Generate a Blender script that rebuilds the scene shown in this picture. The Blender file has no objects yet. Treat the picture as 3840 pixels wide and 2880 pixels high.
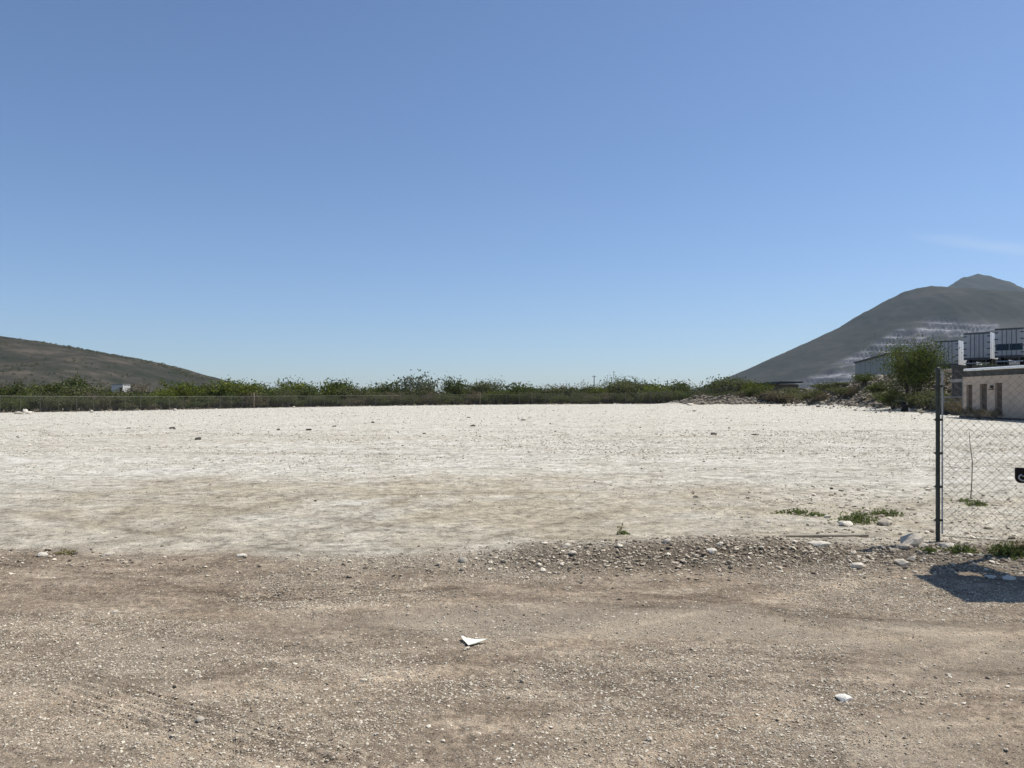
import bpy, math, random
import numpy as np
from mathutils import Vector, Matrix

R = math.radians
S = bpy.context.scene
C = S.collection

# ------------------------------------------------------------------ camera
F_PX, CX, HOR, EYE = 2900.0, 1920.0, 1490.0, 1.6      # focal length and horizon of the 3840x2880 picture
cam_d = bpy.data.cameras.new('camera')
cam = bpy.data.objects.new('camera', cam_d); C.objects.link(cam)
cam.location = (0, 0, EYE); cam.rotation_euler = (R(90), 0, 0)
cam_d.sensor_width = 36.0; cam_d.lens = F_PX / 3840 * 36.0
cam_d.shift_y = (HOR - 1440.0) / 3840.0
cam_d.clip_start = 0.05; cam_d.clip_end = 40000
S.camera = cam

# ------------------------------------------------------------------ sky, sun, exposure
SUN_EL, SUN_AZ = 60.0, 70.0                           # azimuth measured from +Y towards +X
w = bpy.data.worlds.new('World'); S.world = w; w.use_nodes = True
nt = w.node_tree; nt.nodes.clear()
sky = nt.nodes.new('ShaderNodeTexSky'); sky.sky_type = 'NISHITA'; sky.sun_disc = False
sky.sun_elevation = R(SUN_EL); sky.sun_rotation = R(SUN_AZ)
sky.altitude = 1200; sky.air_density = 1.0; sky.dust_density = 1.2; sky.ozone_density = 7.0
bg = nt.nodes.new('ShaderNodeBackground'); bg.inputs['Strength'].default_value = 0.120
wo = nt.nodes.new('ShaderNodeOutputWorld')
# one faint cirrus streak low over the right mountain
def wm(op, a, b=None, clamp=False):
    n = nt.nodes.new('ShaderNodeMath'); n.operation = op; n.use_clamp = clamp
    for i, v in enumerate((a, b)):
        if v is None: continue
        if hasattr(v, 'is_linked'): nt.links.new(v, n.inputs[i])
        else: n.inputs[i].default_value = v
    return n.outputs[0]
wtc = nt.nodes.new('ShaderNodeTexCoord'); wsx = nt.nodes.new('ShaderNodeSeparateXYZ'); nt.links.new(wtc.outputs['Generated'], wsx.inputs[0])
wy = wm('MAXIMUM', wsx.outputs[1], 0.05); cu = wm('DIVIDE', wsx.outputs[0], wy); cv = wm('DIVIDE', wsx.outputs[2], wy)
wmp = nt.nodes.new('ShaderNodeMapping'); wmp.inputs['Scale'].default_value = (5, 5, 60); nt.links.new(wtc.outputs['Generated'], wmp.inputs[0])
wno = nt.nodes.new('ShaderNodeTexNoise'); wno.inputs['Scale'].default_value = 1.6; wno.inputs['Detail'].default_value = 5; nt.links.new(wmp.outputs[0], wno.inputs['Vector'])
cl = wm('ADD', wm('MULTIPLY', cu, 0.115), cv)                       # height above the streak's axis
cl = wm('DIVIDE', wm('SUBTRACT', cl, wm('ADD', 0.2605, wm('MULTIPLY', wno.outputs['Fac'], 0.014))), 0.0065)
cmask = wm('POWER', 2.718, wm('MULTIPLY', wm('MULTIPLY', cl, cl), -1.0))
cmask = wm('MULTIPLY', cmask, wm('MULTIPLY', wm('SUBTRACT', cu, 0.50), 9.0, True))
cmask = wm('MULTIPLY', cmask, wm('MULTIPLY', wno.outputs['Fac'], 0.42))
wmix = nt.nodes.new('ShaderNodeMix'); wmix.data_type = 'RGBA'; nt.links.new(cmask, wmix.inputs[0]); nt.links.new(sky.outputs[0], wmix.inputs[6]); wmix.inputs[7].default_value = (6.2, 6.6, 7.2, 1)
nt.links.new(wmix.outputs[2], bg.inputs['Color']); nt.links.new(bg.outputs[0], wo.inputs['Surface'])

sun_d = bpy.data.lights.new('sun', 'SUN'); sun_d.energy = 5.0; sun_d.angle = R(0.53); sun_d.color = (1.0, 0.955, 0.88)
sun = bpy.data.objects.new('sun', sun_d); C.objects.link(sun)
sd = Vector((math.cos(R(SUN_EL)) * math.sin(R(SUN_AZ)), math.cos(R(SUN_EL)) * math.cos(R(SUN_AZ)), math.sin(R(SUN_EL))))
sun.rotation_euler = sd.to_track_quat('Z', 'Y').to_euler(); sun.location = sd * 300

S.view_settings.view_transform = 'Standard'; S.view_settings.look = 'None'
S.view_settings.exposure = 0.10; S.view_settings.gamma = 1.0; S.view_settings.use_curve_mapping = False
S.render.engine = 'CYCLES'
S.cycles.max_bounces = 5; S.cycles.diffuse_bounces = 3; S.cycles.transmission_bounces = 3
S.cycles.transparent_max_bounces = 8; S.cycles.volume_bounces = 0
S.cycles.caustics_reflective = False; S.cycles.caustics_refractive = False
S.cycles.use_denoising = True

# ================================================================== helpers
def lin(r, g, b): return tuple(((c / 255) ** 2.2) for c in (r, g, b)) + (1,)

def hash2(ix, iy, seed):
    n = (ix.astype(np.int64) * 374761393 + iy.astype(np.int64) * 668265263 + seed * 1442695041) & 0xFFFFFFFF
    n = ((n ^ (n >> 13)) * 1274126177) & 0xFFFFFFFF
    n = ((n ^ (n >> 16)) * 2246822519) & 0xFFFFFFFF
    return ((n ^ (n >> 15)) & 0xFFFFFF) / float(0xFFFFFF)

def noise(x, y, seed=0):
    x = np.asarray(x, float); y = np.asarray(y, float)
    ix = np.floor(x); iy = np.floor(y); fx = x - ix; fy = y - iy
    fx = fx * fx * (3 - 2 * fx); fy = fy * fy * (3 - 2 * fy)
    a = hash2(ix, iy, seed); b = hash2(ix + 1, iy, seed); c = hash2(ix, iy + 1, seed); d = hash2(ix + 1, iy + 1, seed)
    return (a * (1 - fx) + b * fx) * (1 - fy) + (c * (1 - fx) + d * fx) * fy - 0.5

def fbm(x, y, seed=0, oct=4, gain=0.5):
    t = 0; a = 1.0; f = 1.0
    for k in range(oct):
        t = t + a * noise(np.asarray(x) * f + 17.3 * k, np.asarray(y) * f - 9.1 * k, seed + k); a *= gain; f *= 2.03
    return t

def sstep(a, b, x):
    t = np.clip((np.asarray(x, float) - a) / (b - a), 0, 1)
    return t * t * (3 - 2 * t)

def px_at(px, d): return (px - CX) / F_PX * d
def z_at(py, d): return EYE - (py - HOR) / F_PX * d
def ground_d(py, z=0.0): return (EYE - z) * F_PX / (py - HOR)

def tag(o, label=None, cat=None, group=None, kind=None):
    if label: o['label'] = label
    if cat: o['category'] = cat
    if group: o['group'] = group
    if kind: o['kind'] = kind
    return o

def empty(name, loc=(0, 0, 0), rz=0.0, parent=None):
    o = bpy.data.objects.new(name, None); C.objects.link(o); o.location = loc; o.rotation_euler = (0, 0, rz)
    o.empty_display_size = 0.2
    if parent: o.parent = parent
    return o

def mesh_data(name, V, Fc, mats=None, smooth=False):
    me = bpy.data.meshes.new(name)
    V = np.asarray(V, dtype=np.float32)
    if isinstance(Fc, np.ndarray):
        n = Fc.shape[1]; nf = Fc.shape[0]
        me.vertices.add(len(V)); me.vertices.foreach_set('co', V.ravel())
        me.loops.add(nf * n); me.loops.foreach_set('vertex_index', Fc.ravel().astype(np.int32))
        me.polygons.add(nf); me.polygons.foreach_set('loop_start', np.arange(0, nf * n, n, dtype=np.int32))
        me.polygons.foreach_set('loop_total', np.full(nf, n, dtype=np.int32))
        me.update(calc_edges=True)
    else:
        me.from_pydata(V.tolist(), [], Fc)
    if mats:
        for m in (mats if isinstance(mats, (list, tuple)) else [mats]): me.materials.append(m)
    if smooth:
        me.polygons.foreach_set('use_smooth', np.ones(len(me.polygons), dtype=bool))
    me.update()
    return me

def link(name, me, parent=None, loc=None):
    o = bpy.data.objects.new(name, me); C.objects.link(o)
    if parent: o.parent = parent
    if loc: o.location = loc
    return o

class MB:
    """collects boxes, tubes and prisms; build() links them as one mesh object"""
    def __init__(s): s.V = []; s.F = []
    def add(s, V, F):
        n = len(s.V); s.V += [tuple(v) for v in V]; s.F += [tuple(i + n for i in f) for f in F]; return s
    def box(s, c, size, M=None):
        x, y, z = (v / 2 for v in size)
        V = [Vector((sx * x, sy * y, sz * z)) for sx in (-1, 1) for sy in (-1, 1) for sz in (-1, 1)]
        if M is not None: V = [M @ v for v in V]
        V = [v + Vector(c) for v in V]
        return s.add(V, [(0, 1, 3, 2), (4, 6, 7, 5), (0, 4, 5, 1), (2, 3, 7, 6), (0, 2, 6, 4), (1, 5, 7, 3)])
    def box2(s, a, b):
        return s.box([(p + q) / 2 for p, q in zip(a, b)], [abs(q - p) for p, q in zip(a, b)])
    def tube(s, pts, rad, n=8, cap=True):
        pts = [Vector(p) for p in pts]
        if not hasattr(rad, '__len__'): rad = [rad] * len(pts)
        V = []; F = []
        up0 = None
        for i, p in enumerate(pts):
            t = (pts[min(i + 1, len(pts) - 1)] - pts[max(i - 1, 0)]).normalized()
            if up0 is None:
                up0 = Vector((0, 0, 1)) if abs(t.z) < 0.9 else Vector((1, 0, 0))
            u = t.cross(up0)
            if u.length < 1e-5: u = t.cross(Vector((0, 1, 0)))
            u.normalize(); v = u.cross(t); up0 = v
            for k in range(n):
                a = 2 * math.pi * k / n
                V.append(p + (u * math.cos(a) + v * math.sin(a)) * rad[i])
        for i in range(len(pts) - 1):
            for k in range(n):
                a = i * n + k; b = i * n + (k + 1) % n
                F.append((a, b, b + n, a + n))
        if cap:
            F.append(tuple(range(n - 1, -1, -1))); F.append(tuple(range((len(pts) - 1) * n, len(pts) * n)))
        return s.add(V, F)
    def lathe(s, prof, n=24, c=(0, 0, 0)):
        V = []; F = []
        for r, z in prof:
            for k in range(n):
                a = 2 * math.pi * k / n
                V.append((c[0] + r * math.cos(a), c[1] + r * math.sin(a), c[2] + z))
        for i in range(len(prof) - 1):
            for k in range(n):
                a = i * n + k; b = i * n + (k + 1) % n
                F.append((a, b, b + n, a + n))
        return s.add(V, F)
    def build(s, name, mat, parent=None, smooth=False, loc=None):
        me = mesh_data(name, s.V, s.F, mat, smooth)
        return link(name, me, parent, loc)

# ================================================================== materials
def new_mat(name):
    m = bpy.data.materials.new(name); m.use_nodes = True
    t = m.node_tree; b = t.nodes['Principled BSDF']
    b.inputs['Specular IOR Level'].default_value = 0.25
    return m, t, b

def N(t, typ, **kw):
    n = t.nodes.new(typ)
    for k, v in kw.items():
        if k in n.inputs: n.inputs[k].default_value = v
        else: setattr(n, k, v)
    return n

def L(t, a, b): t.links.new(a, b)

def tex_noise(t, vec, scale, detail=4, rough=0.55):
    n = N(t, 'ShaderNodeTexNoise'); n.inputs['Scale'].default_value = scale
    n.inputs['Detail'].default_value = detail; n.inputs['Roughness'].default_value = rough
    if vec is not None: L(t, vec, n.inputs['Vector'])
    return n.outputs['Fac']

def ramp(t, fac, stops):
    r = N(t, 'ShaderNodeValToRGB'); e = r.color_ramp.elements
    while len(e) < len(stops): e.new(0.5)
    for i, (p, c) in enumerate(stops):
        e[i].position = p; e[i].color = c if len(c) == 4 else tuple(c) + (1,)
    if fac is not None: L(t, fac, r.inputs['Fac'])
    return r.outputs['Color']

def mixc(t, fac, a, b, mode='MIX'):
    m = N(t, 'ShaderNodeMix', data_type='RGBA', blend_type=mode)
    for i, v in ((0, fac), (6, a), (7, b)):
        if hasattr(v, 'is_linked'): L(t, v, m.inputs[i])
        elif v is not None: m.inputs[i].default_value = v if i == 0 else (tuple(v) + (1,) if len(v) == 3 else v)
    return m.outputs[2]

def math_n(t, op, a, b=None, clamp=False):
    m = N(t, 'ShaderNodeMath', operation=op, use_clamp=clamp)
    for i, v in enumerate((a, b)):
        if v is None: continue
        if hasattr(v, 'is_linked'): L(t, v, m.inputs[i])
        else: m.inputs[i].default_value = v
    return m.outputs[0]

def simple(name, col, rough=0.7, var=0.25, scale=6.0, metal=0.0, bump=0.0, obj_coords=True, spec=0.25):
    m, t, b = new_mat(name)
    tc = N(t, 'ShaderNodeTexCoord')
    f = tex_noise(t, tc.outputs['Object'], scale, 5, 0.6)
    lo = tuple(c * (1 - var) for c in col[:3]); hi = tuple(min(1, c * (1 + var)) for c in col[:3])
    L(t, ramp(t, f, [(0.3, lo), (0.7, hi)]), b.inputs['Base Color'])
    b.inputs['Roughness'].default_value = rough; b.inputs['Metallic'].default_value = metal
    b.inputs['Specular IOR Level'].default_value = spec
    if bump:
        bn = N(t, 'ShaderNodeBump'); bn.inputs['Strength'].default_value = bump; bn.inputs['Distance'].default_value = 0.02
        L(t, f, bn.inputs['Height']); L(t, bn.outputs[0], b.inputs['Normal'])
    return m

def ground_material():
    m, t, b = new_mat('ground_dirt')
    geo = N(t, 'ShaderNodeNewGeometry'); P = geo.outputs['Position']
    at = N(t, 'ShaderNodeAttribute', attribute_name='zone'); sep = N(t, 'ShaderNodeSeparateColor')
    L(t, at.outputs['Color'], sep.inputs[0])
    lot, berm, scrub = sep.outputs[0], sep.outputs[1], sep.outputs[2]
    at2 = N(t, 'ShaderNodeAttribute', attribute_name='tone'); sep2 = N(t, 'ShaderNodeSeparateColor')
    L(t, at2.outputs['Color'], sep2.inputs[0]); stain, dust, wear = sep2.outputs[0], sep2.outputs[1], sep2.outputs[2]
    mp = N(t, 'ShaderNodeMapping'); mp.inputs['Scale'].default_value = (0.42, 1.1, 1); L(t, P, mp.inputs[0])
    mp2 = N(t, 'ShaderNodeMapping'); mp2.inputs['Scale'].default_value = (0.6, 1.6, 1); L(t, P, mp2.inputs[0])
    n_big = tex_noise(t, mp.outputs[0], 0.55, 5, 0.6)
    n_str = tex_noise(t, mp.outputs[0], 3.2, 6, 0.65)
    n_mid = tex_noise(t, mp2.outputs[0], 2.6, 6, 0.65)
    n_fin = tex_noise(t, P, 38, 5, 0.7)
    n_grn = tex_noise(t, P, 150, 3, 0.7)
    # compacted brown dirt of the foreground
    fg = ramp(t, n_mid, [(0.33, (0.176, 0.140, 0.104)), (0.50, (0.258, 0.210, 0.159)), (0.63, (0.365, 0.306, 0.235))])
    n_drift = tex_noise(t, mp2.outputs[0], 1.1, 7, 0.7); n_cob = tex_noise(t, P, 14, 6, 0.75)
    fg = mixc(t, ramp(t, n_drift, [(0.44, (0, 0, 0)), (0.62, (0.75, 0.75, 0.75))]), fg, mixc(t, n_cob, (0.105, 0.084, 0.062), (0.25, 0.205, 0.155)))
    fg = mixc(t, 0.68, fg, ramp(t, n_cob, [(0.32, (0.24, 0.23, 0.22)), (0.50, (0.55, 0.54, 0.53)), (0.68, (0.88, 0.86, 0.82))]), 'OVERLAY')
    fg = mixc(t, 0.60, fg, ramp(t, n_fin, [(0.30, (0.30, 0.30, 0.30)), (0.50, (0.60, 0.59, 0.57)), (0.70, (0.95, 0.93, 0.88))]), 'OVERLAY')
    # pale caliche of the lot
    n_dash = tex_noise(t, P, 2.6, 9, 0.84)
    n_dash2 = tex_noise(t, P, 7.0, 6, 0.8)
    lt = ramp(t, n_str, [(0.32, (0.345, 0.315, 0.258)), (0.48, (0.445, 0.419, 0.358)), (0.64, (0.530, 0.507, 0.448))])
    lt = mixc(t, ramp(t, n_big, [(0.42, (0, 0, 0)), (0.70, (0.55, 0.55, 0.55))]), lt, (0.530, 0.508, 0.462))
    lt = mixc(t, stain, lt, mixc(t, n_mid, (0.300, 0.256, 0.188), (0.385, 0.338, 0.256)))
    lt = mixc(t, 0.36, lt, ramp(t, n_dash, [(0.40, (0.20, 0.19, 0.18)), (0.5, (0.52, 0.52, 0.51)), (0.63, (0.85, 0.84, 0.82))]), 'OVERLAY')
    lt = mixc(t, 1.0, lt, ramp(t, wear, [(0.0, (0.50, 0.475, 0.44)), (0.5, (1, 1, 1)), (1.0, (1.25, 1.25, 1.26))]), 'MULTIPLY')
    lt = mixc(t, 0.58, lt, ramp(t, n_dash2, [(0.38, (0.16, 0.155, 0.145)), (0.48, (0.53, 0.53, 0.52)), (0.62, (0.88, 0.87, 0.85))]), 'OVERLAY')
    lt = mixc(t, 0.35, lt, ramp(t, n_fin, [(0.28, (0.30, 0.30, 0.30)), (0.5, (0.52, 0.52, 0.51)), (0.72, (0.85, 0.84, 0.80))]), 'OVERLAY')
    # gravel ridge
    bm = ramp(t, n_fin, [(0.30, (0.085, 0.066, 0.047)), (0.55, (0.165, 0.134, 0.098)), (0.72, (0.27, 0.23, 0.175))])
    # scrubland beyond the fence
    sc = ramp(t, n_mid, [(0.3, (0.070, 0.058, 0.038)), (0.6, (0.140, 0.114, 0.078)), (0.75, (0.22, 0.185, 0.135))])
    col = mixc(t, lot, fg, lt); col = mixc(t, berm, col, bm); col = mixc(t, scrub, col, sc)
    col = mixc(t, dust, col, (0.345, 0.294, 0.225))
    col = mixc(t, math_n(t, 'SUBTRACT', 1.0, lot), col, mixc(t, 1.0, col, ramp(t, wear, [(0.0, (0.48, 0.46, 0.44)), (0.5, (1, 1, 1)), (1.0, (1.55, 1.52, 1.45))]), 'MULTIPLY'))
    grn = ramp(t, n_grn, [(0.38, (0.52, 0.51, 0.50)), (0.5, (1, 1, 1)), (0.62, (1.38, 1.37, 1.34))])
    col = mixc(t, 1.0, col, grn, 'MULTIPLY')
    # scattered pale grit too small to build stone by stone
    vo = N(t, 'ShaderNodeTexVoronoi'); vo.inputs['Scale'].default_value = 34; vo.inputs['Randomness'].default_value = 1.0; L(t, P, vo.inputs['Vector'])
    grit = math_n(t, 'LESS_THAN', vo.outputs['Distance'], 0.22)
    vc = N(t, 'ShaderNodeSeparateColor'); L(t, vo.outputs['Color'], vc.inputs[0])
    gsel = math_n(t, 'MULTIPLY', grit, math_n(t, 'GREATER_THAN', vc.outputs[0], 0.55))
    col = mixc(t, math_n(t, 'MULTIPLY', gsel, 0.6), col, mixc(t, vc.outputs[1], (0.30, 0.27, 0.22), (0.66, 0.62, 0.53)))
    L(t, col, b.inputs['Base Color']); b.inputs['Roughness'].default_value = 0.95
    b.inputs['Specular IOR Level'].default_value = 0.08
    h = math_n(t, 'ADD', math_n(t, 'MULTIPLY', n_fin, 0.6), math_n(t, 'ADD', math_n(t, 'MULTIPLY', n_grn, 0.18), math_n(t, 'MULTIPLY', gsel, 0.25)))
    h = math_n(t, 'ADD', h, math_n(t, 'ADD', math_n(t, 'MULTIPLY', n_mid, 1.2), math_n(t, 'MULTIPLY', n_cob, 1.3)))
    bn = N(t, 'ShaderNodeBump'); bn.inputs['Strength'].default_value = 0.75; bn.inputs['Distance'].default_value = 0.035
    L(t, h, bn.inputs['Height']); L(t, bn.outputs[0], b.inputs['Normal'])
    return m

def stone_material(name, lo, hi, rnd=True):
    m, t, b = new_mat(name)
    tc = N(t, 'ShaderNodeTexCoord'); oi = N(t, 'ShaderNodeObjectInfo')
    f = tex_noise(t, tc.outputs['Object'], 3.5, 5, 0.65)
    k = math_n(t, 'ADD', math_n(t, 'MULTIPLY', f, 0.55), math_n(t, 'MULTIPLY', oi.outputs['Random'], 0.6 if rnd else 0.0), True)
    L(t, ramp(t, k, [(0.15, lo), (0.85, hi)]), b.inputs['Base Color'])
    b.inputs['Roughness'].default_value = 0.9; b.inputs['Specular IOR Level'].default_value = 0.15
    bn = N(t, 'ShaderNodeBump'); bn.inputs['Strength'].default_value = 0.5; bn.inputs['Distance'].default_value = 0.02
    L(t, f, bn.inputs['Height']); L(t, bn.outputs[0], b.inputs['Normal'])
    return m

def leaf_material(name, c0, c1, trans=0.35):
    m, t, b = new_mat(name)
    at = N(t, 'ShaderNodeAttribute', attribute_name='tint'); oi = N(t, 'ShaderNodeObjectInfo')
    k = math_n(t, 'ADD', math_n(t, 'MULTIPLY', at.outputs['Fac'], 0.75), math_n(t, 'MULTIPLY', oi.outputs['Random'], 0.25), True)
    col = ramp(t, k, [(0.1, c0), (0.9, c1)])
    L(t, col, b.inputs['Base Color']); b.inputs['Roughness'].default_value = 0.7; b.inputs['Specular IOR Level'].default_value = 0.1
    oi.location = (0, 0); tr = N(t, 'ShaderNodeBsdfTranslucent'); L(t, mixc(t, 1.0, col, (1.0, 1.06, 0.60), 'MULTIPLY'), tr.inputs['Color'])
    mx = N(t, 'ShaderNodeMixShader'); mx.inputs[0].default_value = trans
    L(t, b.outputs[0], mx.inputs[1]); L(t, tr.outputs[0], mx.inputs[2])
    out = [n for n in t.nodes if n.type == 'OUTPUT_MATERIAL'][0]; L(t, mx.outputs[0], out.inputs['Surface'])
    return m

M = {}
M['ground'] = ground_material()
M['pebble'] = stone_material('pebble', (0.120, 0.090, 0.062), (0.56, 0.475, 0.355))
M['pale_stone'] = stone_material('pale_stone', (0.30, 0.25, 0.19), (0.66, 0.59, 0.475))
M['chip_stone'] = stone_material('chip_stone', (0.36, 0.30, 0.22), (0.80, 0.72, 0.57))
M['white_stone'] = stone_material('white_stone', (0.38, 0.33, 0.255), (0.68, 0.62, 0.51))
M['dark_stone'] = stone_material('dark_stone', (0.030, 0.027, 0.023), (0.085, 0.075, 0.062))
M['rubble'] = stone_material('rubble', (0.075, 0.060, 0.043), (0.33, 0.285, 0.22))
M['leaf_green'] = leaf_material('leaf_green', (0.042, 0.055, 0.018), (0.132, 0.152, 0.050))
M['leaf_olive'] = leaf_material('leaf_olive', (0.055, 0.062, 0.030), (0.170, 0.176, 0.082))
M['leaf_bright'] = leaf_material('leaf_bright', (0.075, 0.095, 0.016), (0.185, 0.205, 0.042))
M['leaf_grey'] = leaf_material('leaf_grey', (0.075, 0.085, 0.058), (0.20, 0.21, 0.15), 0.25)
M['leaf_dry'] = leaf_material('leaf_dry', (0.090, 0.070, 0.042), (0.23, 0.185, 0.115), 0.25)
M['leaf_tree'] = leaf_material('leaf_tree', (0.036, 0.050, 0.013), (0.138, 0.165, 0.042))
M['weed'] = leaf_material('weed', (0.085, 0.110, 0.035), (0.24, 0.27, 0.10))
M['weed_dry'] = leaf_material('weed_dry', (0.16, 0.13, 0.06), (0.34, 0.29, 0.15))
M['bark'] = simple('bark', (0.075, 0.060, 0.045), 0.9, 0.35, 8)
M['bark_grey'] = simple('bark_grey', (0.13, 0.115, 0.10), 0.9, 0.3, 8)

# ================================================================== ground
def berm_crest(x):   # distance of the gravel ridge's crest from the camera plane
    return np.interp(x, [-12, -5.2, -2.4, -0.6, 1.0, 2.6, 4.4, 8, 14], [8.6, 7.85, 7.55, 7.55, 7.70, 7.80, 7.85, 7.9, 8.2])
def berm_high(x):
    return np.interp(x, [-12, -5.5, -3, -1.2, -0.3, 0.6, 2.0, 3.6, 4.6, 8, 14], [0.05, 0.045, 0.02, 0.035, 0.065, 0.11, 0.13, 0.115, 0.105, 0.09, 0.08])

FENCE = [(-20, 62), (0, 92), (470, 108), (950, 132), (1500, 148), (1900, 150), (2300, 142), (2760, 125)]   # (bearing px, distance)
FPTS = [(px_at(p, d), d) for p, d in FENCE]
FPTS[0] = (-66.5, 74.0)

def fence_y(x):
    xs = [-400, -120] + [p[0] for p in FPTS] + [42, 60, 400]; ys = [74, 74] + [p[1] for p in FPTS] + [118, 118, 118]
    return np.interp(x, xs, ys)

TRACKS = [  # start, end, number of grooves, spacing, depth
    ((1.80, 5.80), (2.75, 5.02), 4, 0.066, 0.022), ((2.75, 5.02), (4.2, 4.5), 4, 0.066, 0.010),
    ((-2.6, 4.36), (-1.0, 3.50), 5, 0.068, 0.012), ((-1.0, 3.50), (0.3, 2.5), 5, 0.068, 0.010),
    ((-5.5, 6.55), (-1.4, 6.35), 4, 0.08, 0.016), ((-2.9, 6.05), (-0.4, 6.55), 4, 0.08, 0.012),
    ((1.2, 3.9), (2.6, 3.2), 4, 0.06, 0.007),
    ((2.6, 22.3), (9.5, 22.1), 2, 0.25, 0.03), ((1.0, 19.5), (8.0, 19.0), 2, 0.25, 0.02),
    ((-8.8, 19.8), (-5.0, 18.9), 2, 0.22, 0.03), ((-5, 18.9), (-1.0, 17.0), 2, 0.22, 0.02), ((-3.2, 13.6), (1.5, 14.6), 2, 0.2, 0.02),
    ((-40, 46), (-6, 58), 2, 0.8, 0.03), ((-20, 34), (20, 31), 2, 0.6, 0.03),
]

def ground_parts(x, y):
    x = np.asarray(x, float); y = np.asarray(y, float)
    yc = berm_crest(x) + 0.16 * fbm(x * 0.9, y * 0 + 3.1, 5, 3)
    hb = berm_high(x) * (1 + 0.5 * fbm(x * 1.3, y * 0.4, 6, 3))
    inner = sstep(-0.75, 0.0, y - yc)                     # foot of the ridge up to its crest
    outer = 1 - sstep(0.02, 0.85, y - yc)
    front = (np.abs(x) < 16)
    lotlev = 0.055 * sstep(-0.6, 0.4, y - yc)
    z = lotlev + np.where(front, (hb - 0.03).clip(0) * inner * outer, 0)
    z = z + (0.12 + 0.0095 * np.clip(x, -75, 60)) * sstep(30, 130, y)
    # gentle relief
    z = z + 0.035 * fbm(x * 0.35, y * 0.5, 11, 3) * sstep(2, 8, np.hypot(x, y)) + 0.016 * fbm(x * 2.2, y * 2.6, 21, 3)
    near = 1 - sstep(9, 22, np.hypot(x, y))
    z = z + near * (0.010 * fbm(x * 8, y * 9, 31, 3) + 0.007 * fbm(x * 23, y * 23, 32, 2))
    z = z + (1 - near) * 0.030 * fbm(x * 1.1, y * 2.2, 33, 4) * sstep(9, 30, y)
    br = np.where(front, np.exp(-((y - yc + 0.28) / 0.36) ** 2) * sstep(0.05, 0.12, hb), 0)
    z = z + br * 0.035 * fbm(x * 7, y * 7, 34, 3)
    for (a, b, n, sp, dep) in TRACKS:
        dx, dy = b[0] - a[0], b[1] - a[1]; ln = math.hypot(dx, dy); ux, uy = dx / ln, dy / ln
        s = (x - a[0]) * ux + (y - a[1]) * uy; q = -(x - a[0]) * uy + (y - a[1]) * ux + 0.1 * noise(s * 0.7, s * 0, 8) * sp * 8
        wgt = sstep(-0.05 * ln, 0.12 * ln, s) * (1 - sstep(0.85 * ln, 1.05 * ln, s)) * (np.abs(q) < n * sp * 0.5)
        z = z - wgt * dep * (0.5 - 0.5 * np.cos(2 * math.pi * q / sp)) * (0.55 + 0.9 * (noise(s * 3, q * 4, 9) + 0.5))
    # raised yard behind the hut: steep front held by a wall, rubble slope on its left side
    hp = np.interp(y, [60, 90, 104, 125, 160, 220], [4.3, 4.3, 3.6, 2.2, 1.2, 0.3])
    xl = 38.0 + 0.07 * (y - 70); yw = 66.3 - 0.3 * (x - 36)
    plat = hp * sstep(0, 1, (x - xl + 1.2 * fbm(x * 0.2, y * 0.25, 41, 3)) / 8.5) * sstep(0.15, 1.3, y - yw) * (1 - sstep(220, 300, y))
    z = z + plat + np.where(plat > 0.05, 0.5 * fbm(x * 0.5, y * 0.5, 42, 4) * np.clip(plat, 0, 1) * (1 - sstep(3.2, 4.2, plat)), 0)
    # low rubble heap at the far right end of the fence
    heap = 1.2 * np.exp(-(((x - 33) / 7.0) ** 2 + ((y - 122) / 6.0) ** 2))
    z = z + heap * (1 + 0.6 * fbm(x * 0.6, y * 0.6, 43, 3))
    out = sstep(-0.5, 2.5, y - fence_y(x) - 1.5) * (y > 0)
    z = z + out * 0.35 * fbm(x * 0.08, y * 0.08, 44, 4) * sstep(0, 30, y - fence_y(x))
    return z, yc, br, plat + heap, out

def gz(x, y): return float(ground_parts(np.array([x]), np.array([y]))[0][0])

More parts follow.
